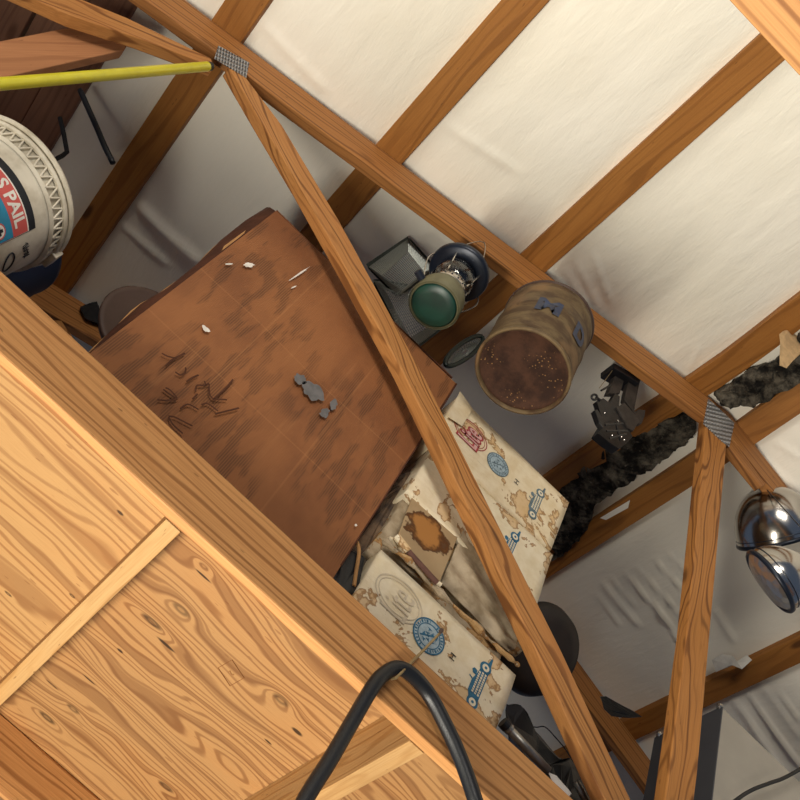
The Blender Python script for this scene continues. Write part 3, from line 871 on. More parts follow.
def cyl_disc(bm, a_c, z_c, r, lift, n=24, cross=False):
    vs = []
    for k in range(n):
        t = 2*PI*k/n; z = z_c+r*math.sin(t); R_ = pr(z)+lift; a = math.radians(a_c)+r*math.cos(t)/R_
        vs.append(bm.verts.new((PC.x+R_*math.cos(a), PC.y+R_*math.sin(a), PC.z+z)))
    bm.faces.new(vs)
cyl_disc(bm, -42, .137, .015, .003); finish('label_disc', bm, M_LRED, lbl)
bm = bmesh.new(); cyl_disc(bm, -42, .137, .012, .0034); finish('label_disc', bm, M_LWHITE, lbl)
bm = bmesh.new()
for w, h in ((.003, .008), (.008, .003)):
    vs = []
    for x, y in ((-w, -h), (w, -h), (w, h), (-w, h)):
        z = .137+y; R_ = pr(z)+.0038; a = math.radians(-42)+x/R_
        vs.append(bm.verts.new((PC.x+R_*math.cos(a), PC.y+R_*math.sin(a), PC.z+z)))
    bm.faces.new(vs)
finish('label_cross', bm, M_LBLACK, lbl)
bm = bmesh.new()       # small scribble and oval mark beside the label
pp = []
for k in range(25):
    t = 2*PI*k/24; z = .165+.012*math.sin(t); R_ = pr(z)+.001; a = math.radians(-9)+.022*math.cos(t)/R_
    pp.append(Vector((PC.x+R_*math.cos(a), PC.y+R_*math.sin(a), PC.z+z)))
tube(bm, pp, .0016, 5)
for q in range(7):
    pp = []
    for k in range(4):
        z = .20+.008*math.sin(k*2+q)+.002*q; R_ = pr(z)+.001; a = math.radians(-22+q*2.2+k*1.2)
        pp.append(Vector((PC.x+R_*math.cos(a), PC.y+R_*math.sin(a), PC.z+z)))
    tube(bm, pp, .0007, 4)
finish('scribble', bm, M_LBLACK, pail)
# lip tab on the rim
bm = bmesh.new(); a = math.radians(12); c = PC+Vector((.148*math.cos(a), .148*math.sin(a), PH-.012))
box(bm, -.006, .006, -.02, .02, -.012, .012, Matrix.Translation(c) @ Matrix.Rotation(a, 4, 'Z')); finish('tab', bm, M_PAIL, prim, bevel=.002)
# navy tub behind / under
TB = Vector((-.622, 1.665, CH1+.013))
bm = bmesh.new(); lathe(bm, [(0, 0), (.125, 0), (.13, .006), (.13, .18), (.133, .19), (.13, .20), (.13, .38), (.133, .39), (.13, .40), (.13, .57), (.134, .575), (.134, .585), (.124, .585), (.124, .01), (0, .01)], Matrix.Translation(TB), 48)
o = finish('plastic_drum', bm, M_NAVY, smooth=True); tag(top(o, TB), 'dark navy plastic drum just below and behind the white pail', 'drum')
bm = bmesh.new(); lathe(bm, [(0, 0), (.10, 0), (.104, .034), (0, .034)], Matrix.Translation((PC.x-.02, PC.y, CH1+.0128)), 40)
o = finish('round_tin', bm, M_NAVY, smooth=False); tag(top(o, (PC.x-.02, PC.y, CH1+.013)), 'low dark round tin under the white pail at the left edge, hidden by the joist', 'tin')
# round dark lid standing behind the cardboard box
M_BROWN = plain('dark_brown_metal', '4a3830', .55, sc=12, bumpy=.2)
bm = bmesh.new(); lc = at(147, 332, Y=1.354)
lathe(bm, [(0, -.010), (.089, -.010), (.096, -.007), (.100, .006), (.096, .010), (.088, .007), (0, .004)], Mat(lc, (.05, -1, -.08)), 48)
o = finish('brown_tray', bm, M_BROWN, smooth=True); tag(top(o, lc), 'round dark brown metal tray peeking out behind the left edge of the cardboard box', 'tray')
crumpled([(80, 308), (98, 300), (101, 318), (104, 326), (92, 321), (84, 317)], 2.095, 2.11, M_TARP, 'rag', 'small black rag left of the round brown tray', 'rag', .006, 30, 3, 3)
# black bent rods hanging from the dark boards
M_RUB = plain('black_rubber', '15161a', .5, sc=40, spec=.4)
bm = bmesh.new(); tube(bm, smoothpath([at(*p, Y=q) for p, q in (((80, 90), 1.45), ((88, 108), 1.45), ((97, 128), 1.45), ((105, 147), 1.45), ((113, 163), 1.45))], 4), .0068, 8)
o = finish('black_rod', bm, M_RUB, smooth=True); tag(top(o, at(98, 128, Y=1.6)), 'long thin black rod hanging against the grey sheet, right of the white pail', 'rod', 'black rods')
bm = bmesh.new(); tube(bm, [at(*p, Y=1.6) for p in ((60, 118), (64, 135), (67, 152), (62, 156), (54, 160))], .006, 8)
o = finish('black_rod', bm, M_RUB); tag(top(o, at(65, 140, Y=1.6)), 'short bent black rod just above the rim of the white pail', 'rod', 'black rods')

# ---------------------------------------------------------------- yellow pole
M_YEL = plain('yellow_paint', 'f0ea30', .35, sc=20, var=.12, spec=.5)
p1 = at(207, 66.5, Y=1.128); p0 = at(0, 84, Y=1.05); dirv = (p1-p0).normalized()
plo = p0+dirv*(-(p0.z+CAMH)/dirv.z)
pole = empty('yellow_pole', plo, 'bright yellow painted pole leaning up to the rafter plate at top left', 'pole')
bm = bmesh.new(); tube(bm, [plo, p1], .0105, 16); finish('shaft', bm, M_YEL, pole, smooth=True)
bm = bmesh.new(); tube(bm, [p1+dirv*.0001, p1+dirv*.014], .0098, 16); finish('end_cap', bm, M_RUB, pole)['label'] = 'black end cap'

# ---------------------------------------------------------------- hose with wire tie
HY = 1.131
hp = [(262, 880), (305, 800), (330, 760), (352, 722), (372, 688), (384, 674), (397, 668), (411, 674), (428, 693), (444, 722), (460, 757), (475, 800), (490, 855)]
hpts = [at(*p, Y=HY-(.006 if 3 < i < 8 else 0)) for i, p in enumerate(hp)]
a, b = hpts[0], hpts[-1]
low = [b+Vector((.03, -.01, -.25)), b+Vector((.0, -.02, -.6)), Vector(((a.x+b.x)/2, HY-.02, -.15)), a+Vector((-.03, -.02, -.5)), a+Vector((-.03, -.01, -.22))]
hose = empty('rubber_hose', hpts[6]+Vector((0, 0, -.9)), 'black rubber hose loop tied to the joist at the bottom with wire', 'hose')
M_HOSE = plain('hose_rubber', '17191d', .38, sc=200, spec=.5, var=.3, bumpy=.1)
bm = bmesh.new(); tube(bm, smoothpath(hpts+low, 8, True), .0118, 14, closed=True); finish('hose_loop', bm, M_HOSE, hose, smooth=True)
M_WIRE = plain('bare_wire', 'b09a70', .4, .6)
bm = bmesh.new(); tube(bm, [at(441, 632, Y=1.145), at(418, 656, Y=1.138), at(402, 672, Y=1.112), at(396, 678, Y=1.112), at(392, 679, Y=1.13)], .0022, 6)
tube(bm, [at(440, 633, Y=1.145), at(419, 654, Y=1.141), at(405, 667, Y=1.146)], .0016, 6)
wt = finish('wire_tie', bm, M_WIRE, hose); wt['label'] = 'pale twisted wire'
bm = bmesh.new(); tube(bm, [at(441, 631, Y=1.140), at(441.4, 630.4, Y=1.16)], .0042, 8); finish('nail', bm, M_BROWN, wt)

# ---------------------------------------------------------------- rusty can on the rafter
g = G('rusty_can'); v = g.obj()
n = g.noise(g.vm('MULTIPLY', v, (14, 14, 30)), 1, 5, .6, .5)
c = g.mix(g.map(n, .38, .62), lin('6c5a3e'), lin('4c3926'))
c = g.mix(g.map(g.noise(v, 9, 4), .52, .66), c, lin('7a5f40'))
c = g.mix(g.map(g.noise(v, 45, 3), .6, .75, 0, .6), c, lin('3e2c22'))
g.bump(n, .4, .003); M_CAN = g.done(c, .6, .15, .3)
g = G('rusty_bottom'); v = g.obj()
n = g.noise(v, 22, 5, .65)
c = g.mix(g.map(n, .35, .65), lin('4c3326'), lin('32211a'))
c = g.mix(g.map(g.vor(v, 130), .12, .25, .8, 0), c, lin('9a7448')) 
msk = g.map(g.noise(v, 14, 2), .5, .62)
c2_ = g.mix(g.map(n, .35, .65), lin('4c3326'), lin('32211a'))
c = g.mix(msk, c2_, c)
g.bump(n, .5, .003); M_CANB = g.done(c, .75, .1, .2)
M_CANBL = plain('faded_blue_paint', '2c3852', .6, sc=80, col2='42444e')
cb = Vector((.3766, 1.04, 1.8192)); ch = .235; CR = .1015
can = empty('rusty_can', cb, 'big rusty round metal can with faded blue letters, hanging bottom down', 'can')
bm = bmesh.new(); lathe(bm, [(.0965, .0055), (CR-.002, .006), (CR-.001, .02), (CR-.001, .13), (CR+.0005, .135), (CR-.001, .14), (CR-.0015, ch-.03), (CR, ch-.025), (CR, ch-.004), (CR-.004, ch-.002), (.094, ch-.01), (.094, .012)], Matrix.Translation(cb), 64)
finish('can_wall', bm, M_CAN, can, smooth=True)
bm = bmesh.new(); lathe(bm, [(0, .010), (.05, .0095), (.088, .0085), (.0945, .004)], Matrix.Translation(cb), 64)
o = finish('can_bottom', bm, M_CANB, can, smooth=True, solid=.001); o['label'] = 'dark rusty bottom with pale specks'
bm = bmesh.new(); lathe(bm, [(.0945, .004), (.0955, -.002), (.099, -.004), (CR+.001, -.002), (CR+.001, .005), (.0965, .0055), (.0945, .004)], Matrix.Translation(cb), 64)
finish('rim', bm, M_CAN, can, smooth=True)
bm = bmesh.new(); lathe(bm, [(CR-.001, ch-.004), (CR+.002, ch-.002), (CR+.003, ch+.003), (CR, ch+.005), (CR-.006, ch+.002), (CR-.001, ch-.004)], Matrix.Translation(cb), 64)
finish('rim', bm, M_BROWN, can, smooth=True)
def can_text(body, a_c, z_c, size, sx):
    tm = text_mesh(body, 1.0, .05)
    for v in tm.verts:
        z = z_c+v.co.y*size; r = CR+.0012; a = math.radians(a_c)+v.co.x*size*sx/r
        v.co = Vector((cb.x+r*math.cos(a), cb.y+r*math.sin(a), cb.z+z))
    finish('painted_letters', tm, M_CANBL, can)
can_text('M', -118, .118, .075, 1.0); can_text('D', -66, .112, .085, .7)
bm = bmesh.new()       # bail handle up to a nail in the rafter
hk = Vector((cb.x+.02, YT-.012, ztop(cb.x)-.05))
tube(bm, smoothpath([cb+Vector((-.104, 0, ch-.02)), cb+Vector((-.09, .03, ch+.05)), cb+Vector((-.01, .09, ch+.115)), hk, cb+Vector((.06, .085, ch+.10)), cb+Vector((.098, .03, ch+.04)), cb+Vector((.104, 0, ch-.02))], 6), .002, 6)
finish('bail_handle', bm, M_BROWN, can, smooth=True)
bm = bmesh.new(); tube(bm, [hk+Vector((0, -.004, .002)), hk+Vector((0, .03, .002))], .003, 8); finish('nail', bm, M_BROWN, can)

# ---------------------------------------------------------------- camp lantern
M_GREEN = plain('green_enamel', '113c30', .4, sc=18, col2='0e2c26', spec=.5)
M_OLIVE = plain('olive_enamel', '6f6b50', .5, sc=20, var=.3, spec=.4)
M_CHROME = plain('worn_chrome', 'c8c4bc', .22, .95, sc=25, var=.3)
M_BLKMET = plain('black_metal', '1a2230', .35, .3, sc=30, spec=.5)
g = G('lantern_glass'); g.b.inputs['Transmission Weight'].default_value = 1; g.b.inputs['IOR'].default_value = 1.45; M_GLASS = g.done((.9, .93, .93, 1), .05)
lb = Vector((.1535, 1.10, 1.858)); LM = Mat(lb, (0, .0, 1))
lan = empty('camp_lantern', lb, 'green and olive camp lantern hanging upright beside the rafter', 'lantern')
bm = bmesh.new(); lathe(bm, [(0, -.003), (.03, -.004), (.047, -.002), (.051, .002), (0, .003)], LM, 48); finish('fuel_base', bm, M_GREEN, lan, smooth=True)['label'] = 'green round underside'
bm = bmesh.new(); lathe(bm, [(.051, .001), (.0555, .004), (.0555, .045), (.050, .062), (.036, .070), (.020, .072), (.0, .072)], LM, 48); finish('tank', bm, M_OLIVE, lan, smooth=True)
bm = bmesh.new(); lathe(bm, [(.0565, .0), (.058, .003), (.0565, .006), (.0558, .003)], LM, 48); finish('base_ring', bm, M_OLIVE, lan, smooth=True)
bm = bmesh.new(); lathe(bm, [(.020, .072), (.034, .078), (.040, .085), (.040, .105), (.034, .110), (.018, .112)], LM, 40); lcol = finish('collar', bm, M_CHROME, lan, smooth=True)
bm = bmesh.new()
for k in range(16):
    a = 2*PI*k/16
    for zc, rr in ((.090, .0403), (.100, .0403)):
        aa = a+(.2 if zc > .095 else 0)
        M = LM @ Matrix.Rotation(aa, 4, 'Z') @ Matrix.Translation((rr, 0, zc)) @ Matrix.Rotation(PI/2, 4, 'Y')
        lathe(bm, [(0, .001), (.0022, .001), (.0022, -.001)], M, 8)
finish('vent_hole', bm, M_BLKMET, lcol)['kind'] = 'stuff'
bm = bmesh.new(); lathe(bm, [(.034, .112), (.046, .125), (.047, .15), (.040, .175), (.036, .175), (.043, .15), (.042, .127), (.032, .114)], LM, 40); finish('globe', bm, M_GLASS, lan, smooth=True)
bm = bmesh.new(); lathe(bm, [(.034, .176), (.064, .172), (.070, .178), (.071, .186), (.066, .188), (.060, .181), (.036, .184)], LM, 48); finish('hood', bm, M_BLKMET, lan, smooth=True)
bm = bmesh.new(); lathe(bm, [(.036, .184), (.040, .190), (.036, .205), (.02, .212), (0, .213)], LM, 40); finish('top_cap', bm, M_BLKMET, lan, smooth=True)
for gx, gy in ((-.028, -.028), (.028, -.028), (.035, .03), (-.035, .03)):
    bm = bmesh.new(); tube(bm, [LM @ Vector((gx, gy, .110)), LM @ Vector((gx*1.3, gy*1.3, .175))], .0022, 6)
    finish('guard_wire', bm, M_CHROME, lan)
bm = bmesh.new(); hk = Vector((lb.x+.01, YT-.01, ztop(lb.x)-.09))
tube(bm, smoothpath([LM @ Vector((-.056, 0, .06)), LM @ Vector((-.075, 0, .14)), LM @ Vector((-.05, .02, .25)), hk, LM @ Vector((.05, .02, .25)), LM @ Vector((.075, 0, .14)), LM @ Vector((.056, 0, .06))], 6), .0016, 6)
finish('bail_handle', bm, M_CHROME, lan)
bm = bmesh.new(); lathe(bm, [(0, 0), (.009, 0), (.009, .02), (0, .02)], Mat(LM @ Vector((-.056, -.01, .03)), (-1, -.3, 0)), 12); finish('knob', bm, M_BLKMET, lan)

# ---------------------------------------------------------------- wire mesh baskets
g = G('wire_mesh'); v = g.obj()
M_MESH = g.done(lin('8c908a'), .4, .6)
M_RIM = plain('dark_rim_metal', '1c2826', .4, .4, sc=30, spec=.5)
def mesh_surface(name, P4s, parent, n=26, th=.0019):
    """woven panels between quads (each 4 points)"""
    bm = bmesh.new()
    for (a, b, c, d) in P4s:
        L = max((a-b).length, (d-c).length); H = max((a-d).length, (b-c).length)
        nu = max(2, int(L/.009)); nv = max(2, int(H/.009))
        rows = [[bm.verts.new((a*(1-i/nu)+b*(i/nu))*(1-j/nv)+(d*(1-i/nu)+c*(i/nu))*(j/nv)) for j in range(nv+1)] for i in range(nu+1)]
        for i in range(nu):
            for j in range(nv): bm.faces.new((rows[i][j], rows[i+1][j], rows[i+1][j+1], rows[i][j+1]))
    o = finish(name, bm, M_MESH, parent)
    m = o.modifiers.new('w', 'WIREFRAME'); m.thickness = th; m.use_even_offset = False
    return o
def basket(rim_px, ry, bot_px, by, lab, rimr=.0045, band=None):
    c = sum((at(*p, Y=ry) for p in rim_px), Vector())/len(rim_px)
    t = empty('mesh_basket', c, lab, 'basket', 'wire mesh baskets by the lantern')
    A = [at(*p, Y=y) for p, y in zip(rim_px, [ry]*len(rim_px))]; B = [at(*p, Y=by) for p in bot_px]
    k = len(A)
    quads = [(A[i], A[(i+1) % k], B[(i+1) % k], B[i]) for i in range(k)]
    if k == 4: quads.append(tuple(B))
    mesh_surface('mesh', quads, t)
    bm = bmesh.new()
    pp = []
    for i in range(k):
        p, q, r_ = A[i-1], A[i], A[(i+1) % k]
        pp += [q+(p-q)*.12, q+(p-q)*.04+(r_-q)*.04, q+(r_-q)*.12]
    tube(bm, smoothpath(pp, 3, True), rimr, 8, closed=True)
    finish('rim', bm, M_RIM, t, smooth=True)
    return t
b1 = basket([(368, 266), (408, 238), (434, 268), (398, 296)], 1.30, [(382, 276), (408, 252), (424, 272), (402, 290)], 1.235, 'folded square wire mesh basket with dark rim, upper left of the lantern', .005)
bm = bmesh.new(); q = [(366, 264), (408, 236), (409, 242), (370, 271)]
prism(bm, [at(*p, Y=1.295) for p in q], [at(*p, Y=1.31) for p in q]); finish('side_band', bm, M_RIM, b1)
b2 = basket([(373, 280), (410, 286), (444, 326), (410, 352)], 1.33, [(385, 290), (408, 296), (432, 325), (410, 338)], 1.29, 'wire mesh basket directly behind the green bottom of the lantern', .004)
# oval basket lower right of the lantern
c = at(464, 350, Y=1.27)
t = empty('mesh_basket', c, 'narrow oval wire mesh basket with dark rim between lantern and rusty can', 'basket', 'wire mesh baskets by the lantern')
n = 32
rimp = []; botp = []
for k in range(n):
    a = 2*PI*k/n; ux, uy = math.cos(a)*23, math.sin(a)*7.5; ro = math.radians(-37)
    rimp.append(at(464+ux*math.cos(ro)-uy*math.sin(ro), 351+ux*math.sin(ro)+uy*math.cos(ro), Y=1.27))
    botp.append(at(465+.62*(ux*math.cos(ro)-uy*math.sin(ro)), 352+.62*(ux*math.sin(ro)+uy*math.cos(ro)), Y=1.30))
bm = bmesh.new(); tube(bm, rimp, .0058, 8, closed=True); finish('rim', bm, M_RIM, t, smooth=True)
bm = bmesh.new()
va = [bm.verts.new(p) for p in rimp]; vb = [bm.verts.new(p*.5+q_*.5) for p, q_ in zip(rimp, botp)]; vc = [bm.verts.new(p) for p in botp]
for k in range(n):
    k2 = (k+1) % n
    bm.faces.new((va[k], va[k2], vb[k2], vb[k])); bm.faces.new((vb[k], vb[k2], vc[k2], vc[k]))
cen = [[], []]
vs = vc
for s in (.66, .33):
    cc_ = sum((v.co for v in vc), Vector())/n
    new = [bm.verts.new(cc_+(v.co-cc_)*s) for v in vc]
    for k in range(n): bm.faces.new((vs[k], vs[(k+1) % n], new[(k+1) % n], new[k]))
    vs = new
bm.faces.new(vs)
o = finish('mesh', bm, M_MESH, t); m = o.modifiers.new('w', 'WIREFRAME'); m.thickness = .0019

# ---------------------------------------------------------------- black bracket cluster
M_BRK = plain('black_bracket_metal', '08080b', .45, .0, sc=40, col2='121114', spec=.5, bumpy=.3)
M_BRK2 = plain('grimy_strap', '3a3430', .55, .0, sc=30, col2='26221f', bumpy=.3)
def zp(pts): return [(560+x/6.667, 350+y/6.667) for x, y in pts]
ct = empty('bracket_cluster', at(618, 400, Y=1.215), 'cluster of black metal brackets and straps hanging below the rafter', 'brackets')
def part(name, pts, y0, y1, mat, bev=.0012):
    bm = bmesh.new(); P_ = zp(pts); prism(bm, [at(*p, Y=y0) for p in P_], [at(*p, Y=y0)+Vector((0, y1-y0, 0)) for p in P_])
    return finish(name, bm, mat, ct, bevel=bev)
part('strap', [(365, 95), (445, 150), (400, 290), (320, 290), (350, 215), (385, 130)], 1.205, 1.222, M_BRK2)
part('strap', [(470, 165), (535, 200), (500, 380), (500, 430), (430, 330), (440, 280)], 1.20, 1.216, M_BRK2)
part('top_bar', [(360, 85), (440, 130), (540, 190), (530, 225), (455, 175), (360, 120)], 1.185, 1.235, M_BRK)
blk = part('block', [(255, 555), (300, 480), (385, 450), (430, 470), (485, 575), (455, 610), (395, 660), (320, 610)], 1.195, 1.22, M_BRK)
part('block', [(245, 340), (290, 320), (330, 350), (370, 285), (400, 310), (395, 370), (440, 440), (380, 470), (300, 490), (270, 420)], 1.195, 1.21, M_BRK)
part('arm', [(232, 400), (250, 395), (300, 470), (290, 520), (262, 480)], 1.175, 1.19, M_BRK)
part('plate', [(380, 380), (430, 350), (500, 430), (530, 470), (490, 540), (455, 520)], 1.19, 1.20, M_BRK2)
part('plate', [(500, 420), (525, 395), (570, 400), (565, 440), (545, 490), (505, 495)], 1.205, 1.22, M_BRK2)
bm = bmesh.new()
pp = [at(*zp([p])[0], Y=1.18) for p in ((210, 310), (222, 298), (240, 300), (248, 318), (236, 332), (218, 328))]
tube(bm, smoothpath(pp, 3, True), .003, 6, closed=True); 
tube(bm, [at(*zp([p])[0], Y=1.18) for p in ((240, 318), (265, 335))], .0045, 8)
finish('eye_hook', bm, M_BRK, ct)
bm = bmesh.new(); tube(bm, [at(*zp([p])[0], Y=1.19) for p in ((275, 270), (345, 230))], .0028, 7); finish('pin', bm, M_BRK, ct)
bm = bmesh.new(); tube(bm, [at(*zp([p])[0], Y=1.195) for p in ((262, 255), (368, 110))], .0009, 5); finish('thin_wire', bm, M_WIRE, ct)
bm = bmesh.new()
for p, r_ in (((388, 472), .0035), ((410, 580), .002), ((430, 600), .002), ((350, 570), .002), ((300, 420), .002)):
    bm = bmesh.new(); q_ = at(*zp([p])[0], Y=1.168); lathe(bm, [(0, -.002), (r_, 0), (r_, .004)], Mat(q_, (0, 1, 0)), 10)
    finish('rivet', bm, M_CHROME, blk)
bm = bmesh.new()
for (a, b) in (((300, 500), (420, 490)), ((310, 540), (450, 540)), ((330, 590), (440, 560)), ((370, 480), (400, 600))):
    tube(bm, [at(*zp([a])[0], Y=1.168), at(*zp([b])[0], Y=1.168)], .0028, 6)
finish('rib', bm, M_BRK, ct)

# ---------------------------------------------------------------- chrome lamps
g = G('polished_chrome'); v = g.obj()
g.bump(g.noise(v, 24, 2, .5), .12, .004)
M_CHR2 = g.done(lin('b4b0aa'), .18, 1.0, .5)
g = G('faceted_reflector'); v = g.obj()
g.bump(g.vor(v, 60), .6, .006); M_FACET = g.done(lin('b8b6b2'), .3, .9, .5)
def lamp(base, axis, r, h, lab, p=.85):
    """base: rim centre; axis: from rim to apex"""
    M = Mat(base, axis)
    t = empty('chrome_lamp', base, lab, 'lamp', 'chrome lamps')
    pf = [(r, -.004)]+[(r*math.cos(a)**p, h*math.sin(a)) for a in [PI/2*k/18 for k in range(1, 18)]]+[(0.0, h)]
    bm = bmesh.new(); lathe(bm, pf, M, 56); finish('reflector_shell', bm, M_CHR2, t, smooth=True)
    bm = bmesh.new(); lathe(bm, [(r, -.004), (r+.004, -.006), (r+.0045, -.012), (r+.001, -.016), (r-.004, -.014), (r-.004, -.006), (r, -.004)], M, 56); finish('rim', bm, M_BLKMET, t, smooth=True)
    bm = bmesh.new(); lathe(bm, [(r-.004, -.012), (r*.8, -.020), (r*.4, -.026), (0, -.028)], M, 56); finish('lens', bm, M_FACET, t, smooth=True)
    bm = bmesh.new()
    tube(bm, smoothpath([M @ Vector((r*math.cos(a)*1.002, r*math.sin(a)*1.002, .006)) for a in [2*PI*k/40 for k in range(40)]], 1, True), .0012, 5, closed=True)
    finish('seam', bm, M_BLKMET, t)
    # tail stub and hanging wire
    bm = bmesh.new(); lathe(bm, [(0, h-.004), (.016, h-.006), (.014, h+.008), (0, h+.010)], M, 20); finish('socket', bm, M_BLKMET, t)
    return t, M
CX = Vector([R[i][0] for i in range(3)]); CYD = Vector([R[i][1] for i in range(3)]); CF = Vector([R[i][2] for i in range(3)])
r1 = at(778, 534, Y=1.225)
t1, M1 = lamp(r1, CX*-.26-CYD*.93+CF*.05, .115, .134, 'upper bell shaped chrome lamp hanging at the right edge, just below the rafter')
bm = bmesh.new(); e = M1 @ Vector((0, 0, .13)); tube(bm, [e, Vector((e.x, YT+.01, ztop(e.x)-.113))], .0015, 6); finish('hanging_wire', bm, M_BLKMET, t1)
r2 = at(774, 579, Y=1.0)
t2, M2 = lamp(r2, CX*.86-CYD*.52+CF*.05, .074, .086, 'lower chrome lamp at the right edge, tilted, just below its twin', 1.7)
bm = bmesh.new(); e = M2 @ Vector((.0, 0, .093)); tube(bm, smoothpath([e, e+Vector((.06, .02, .10)), Vector((e.x+.10, YT+.01, ztop(e.x+.10)-.113))], 5), .0015, 6); finish('hanging_wire', bm, M_BLKMET, t2)

# ---------------------------------------------------------------- torn insulation at the ridge
g = G('sooty_insulation'); v = g.obj()
n = g.noise(v, 16, 6, .7); n2 = g.noise(v, 60, 4, .6)
c = g.mix(g.map(n, .4, .68), lin('1d1b19'), lin('6e675a'))
c = g.mix(g.map(n2, .62, .75, 0, .7), c, lin('8a8274'))
g.bump(g.math('ADD', n, g.math('MULTIPLY', n2, .5)), 1.0, .02); M_SOOT = g.done(c, .9, 0, .1)
def roofpt(px, py, drop=0.0):
    r = ray(px, py)
    t1_ = (2.362-drop)/(r.z-PITCH*r.x); p = r*t1_
    if p.x > RX:
        t1_ = (2.362+2*PITCH*RX-drop)/(r.z+PITCH*r.x); p = r*t1_
    return p
def ridge_lump(outline, lab, seed, zc=2.640, th=.018, cuts=6, amp=.016):
    bm = bmesh.new(); A = [at(*p, Z=zc) for p in outline]
    prism(bm, A, [p+Vector((0, 0, th)) for p in A])
    bmesh.ops.triangulate(bm, faces=bm.faces[:])
    bmesh.ops.subdivide_edges(bm, edges=[e for e in bm.edges if e.calc_length() > .02], cuts=cuts)
    bmesh.ops.subdivide_edges(bm, edges=[e for e in bm.edges if e.calc_length() > .02], cuts=1)
    bmesh.ops.triangulate(bm, faces=bm.faces[:])
    crumple(bm, amp, 28, seed); crumple(bm, amp*.5, 80, seed+3)
    o = finish('torn_insulation', bm, M_SOOT)
    return tag(top(o, A[0]), lab, 'insulation', 'torn ridge insulation')
ridge_lump([(552, 562), (552, 526), (556, 503), (564, 484), (580, 470), (596, 455), (616, 443), (634, 432), (664, 421), (690, 411), (698, 430), (684, 446), (668, 458), (646, 472), (628, 484), (606, 496), (594, 504), (590, 520), (578, 540), (566, 552)],
           'long sooty black torn insulation along the ridge, left of the king post', 3)
ridge_lump([(714, 396), (728, 384), (745, 374), (765, 366), (786, 352), (800, 336), (815, 330), (815, 372), (800, 384), (780, 394), (760, 403), (738, 406), (722, 406)],
           'dark torn insulation along the ridge, right of the king post', 9)
# torn paper curl on the near ridge purlin
M_PAPER = plain('torn_tan_paper', 'cfae80', .8, sc=30, bumpy=.3)
crumpled([(780, 334), (792, 326), (812, 318), (815, 338), (800, 345), (786, 368), (779, 366), (786, 350)], at(795, 342, Z=2.625).y, at(795, 342, Z=2.625).y+.004, M_PAPER, 'torn_paper', 'torn curl of tan paper on the bowed purlin at the right edge', 'paper', .004, 40, 2, 3)
bm = bmesh.new(); prism(bm, [at(*p, Z=2.63) for p in ((600, 518), (630, 500), (628, 508), (606, 520))], [at(*p, Z=2.632) for p in ((600, 518), (630, 500), (628, 508), (606, 520))])
o = finish('paper_scrap', bm, M_VINYL); tag(top(o, at(615, 512, Z=2.631)), 'small grey paper scrap hanging at the purlin under the sooty insulation', 'paper')
# torn vinyl curls
M_FLAPV = plain('vinyl_flap', 'd8d4ca', .5, sc=20)
def flap(pts, lab):
    bm = bmesh.new(); A = [roofpt(*p, drop=d) for *p, d in pts]
    c = sum(A, Vector())/len(A)
    vc_ = bm.verts.new(c+Vector((0, 0, -.015))); vs = [bm.verts.new(p) for p in A]
    for i in range(len(vs)): bm.faces.new((vc_, vs[i], vs[(i+1) % len(vs)]))
    o = finish('vinyl_flap', bm, M_FLAPV, solid=.0015); return tag(top(o, c), lab, 'plastic', 'torn vinyl flaps')
flap([(712, 660, .02), (722, 654, .02), (733, 656, .03), (742, 669, .05), (752, 660, .02), (747, 655, .01), (733, 665, .03), (716, 672, .03)], 'small torn white vinyl flap just right of the king post')
crumpled([(600, 697), (606, 696), (614, 708), (630, 715), (642, 716), (630, 718), (612, 716), (604, 708)], 1.82, 1.83, M_TARP, 'tear_edge', 'thin dark curled tear edge between the two lower diagonal boards', 'plastic', .004, 30, 2, 3)

# ---------------------------------------------------------------- things at the lower right on the loft
M_PAN = plain('black_pan', '1c1715', .55, .0, sc=10, col2='2a221e', spec=.3)
pc = at(544, 652, Y=1.34)
bm = bmesh.new(); lathe(bm, [(0, .006), (.06, .004), (.088, -.006), (.096, -.028), (.100, -.030), (.101, -.024), (.092, .0), (.062, .012), (0, .014)], Mat(pc, (.25, -.75, -.55)), 56)
o = finish('black_pan', bm, M_PAN, smooth=True); tag(top(o, pc), 'round black metal pan behind the diagonal web, right of the beer cases', 'pan')
crumpled([(510, 742), (508, 705), (518, 708), (540, 735), (556, 758), (568, 760), (585, 768), (600, 812), (560, 812), (535, 772)], 1.23, 1.27, M_TARP, 'black_bag', 'crumpled black plastic bag on the loft below the beer cases', 'bag', .010, 22, 6, 5)
M_STEEL = plain('dull_steel', '9a9790', .35, .7, sc=30)
tb = empty('metal_tube', at(526, 746, Y=1.205), 'grey metal tube lying on the loft edge below the beer cases', 'tube')
bm = bmesh.new(); tube(bm, [at(507, 727, Y=1.20), at(548, 771, Y=1.20)], .0085, 14); finish('barrel', bm, M_STEEL, tb, smooth=True)
bm = bmesh.new(); tube(bm, [at(502.5, 722, Y=1.20), at(507, 727, Y=1.20)], .0105, 14); finish('end_cap', bm, M_RUB, tb)
bm = bmesh.new(); tube(bm, [at(508, 728, Y=1.20), at(510, 730, Y=1.20)], .0098, 14); finish('ring', bm, M_STEEL, tb)
crumpled([(549, 773), (556, 775), (571, 795), (566, 799), (556, 788)], 1.20, 1.21, M_LWHITE, 'white_rag', 'small white scrap at the end of the grey metal tube', 'rag', .004, 30, 6, 3)
bm = bmesh.new(); tube(bm, [at(576, 782, Y=1.205), at(592, 812, Y=1.205)], .007, 12)
o = finish('steel_rod', bm, M_STEEL, smooth=True); tag(top(o, at(584, 798, Y=1.205)), 'short bright steel rod poking out of the black bag near the web', 'rod')
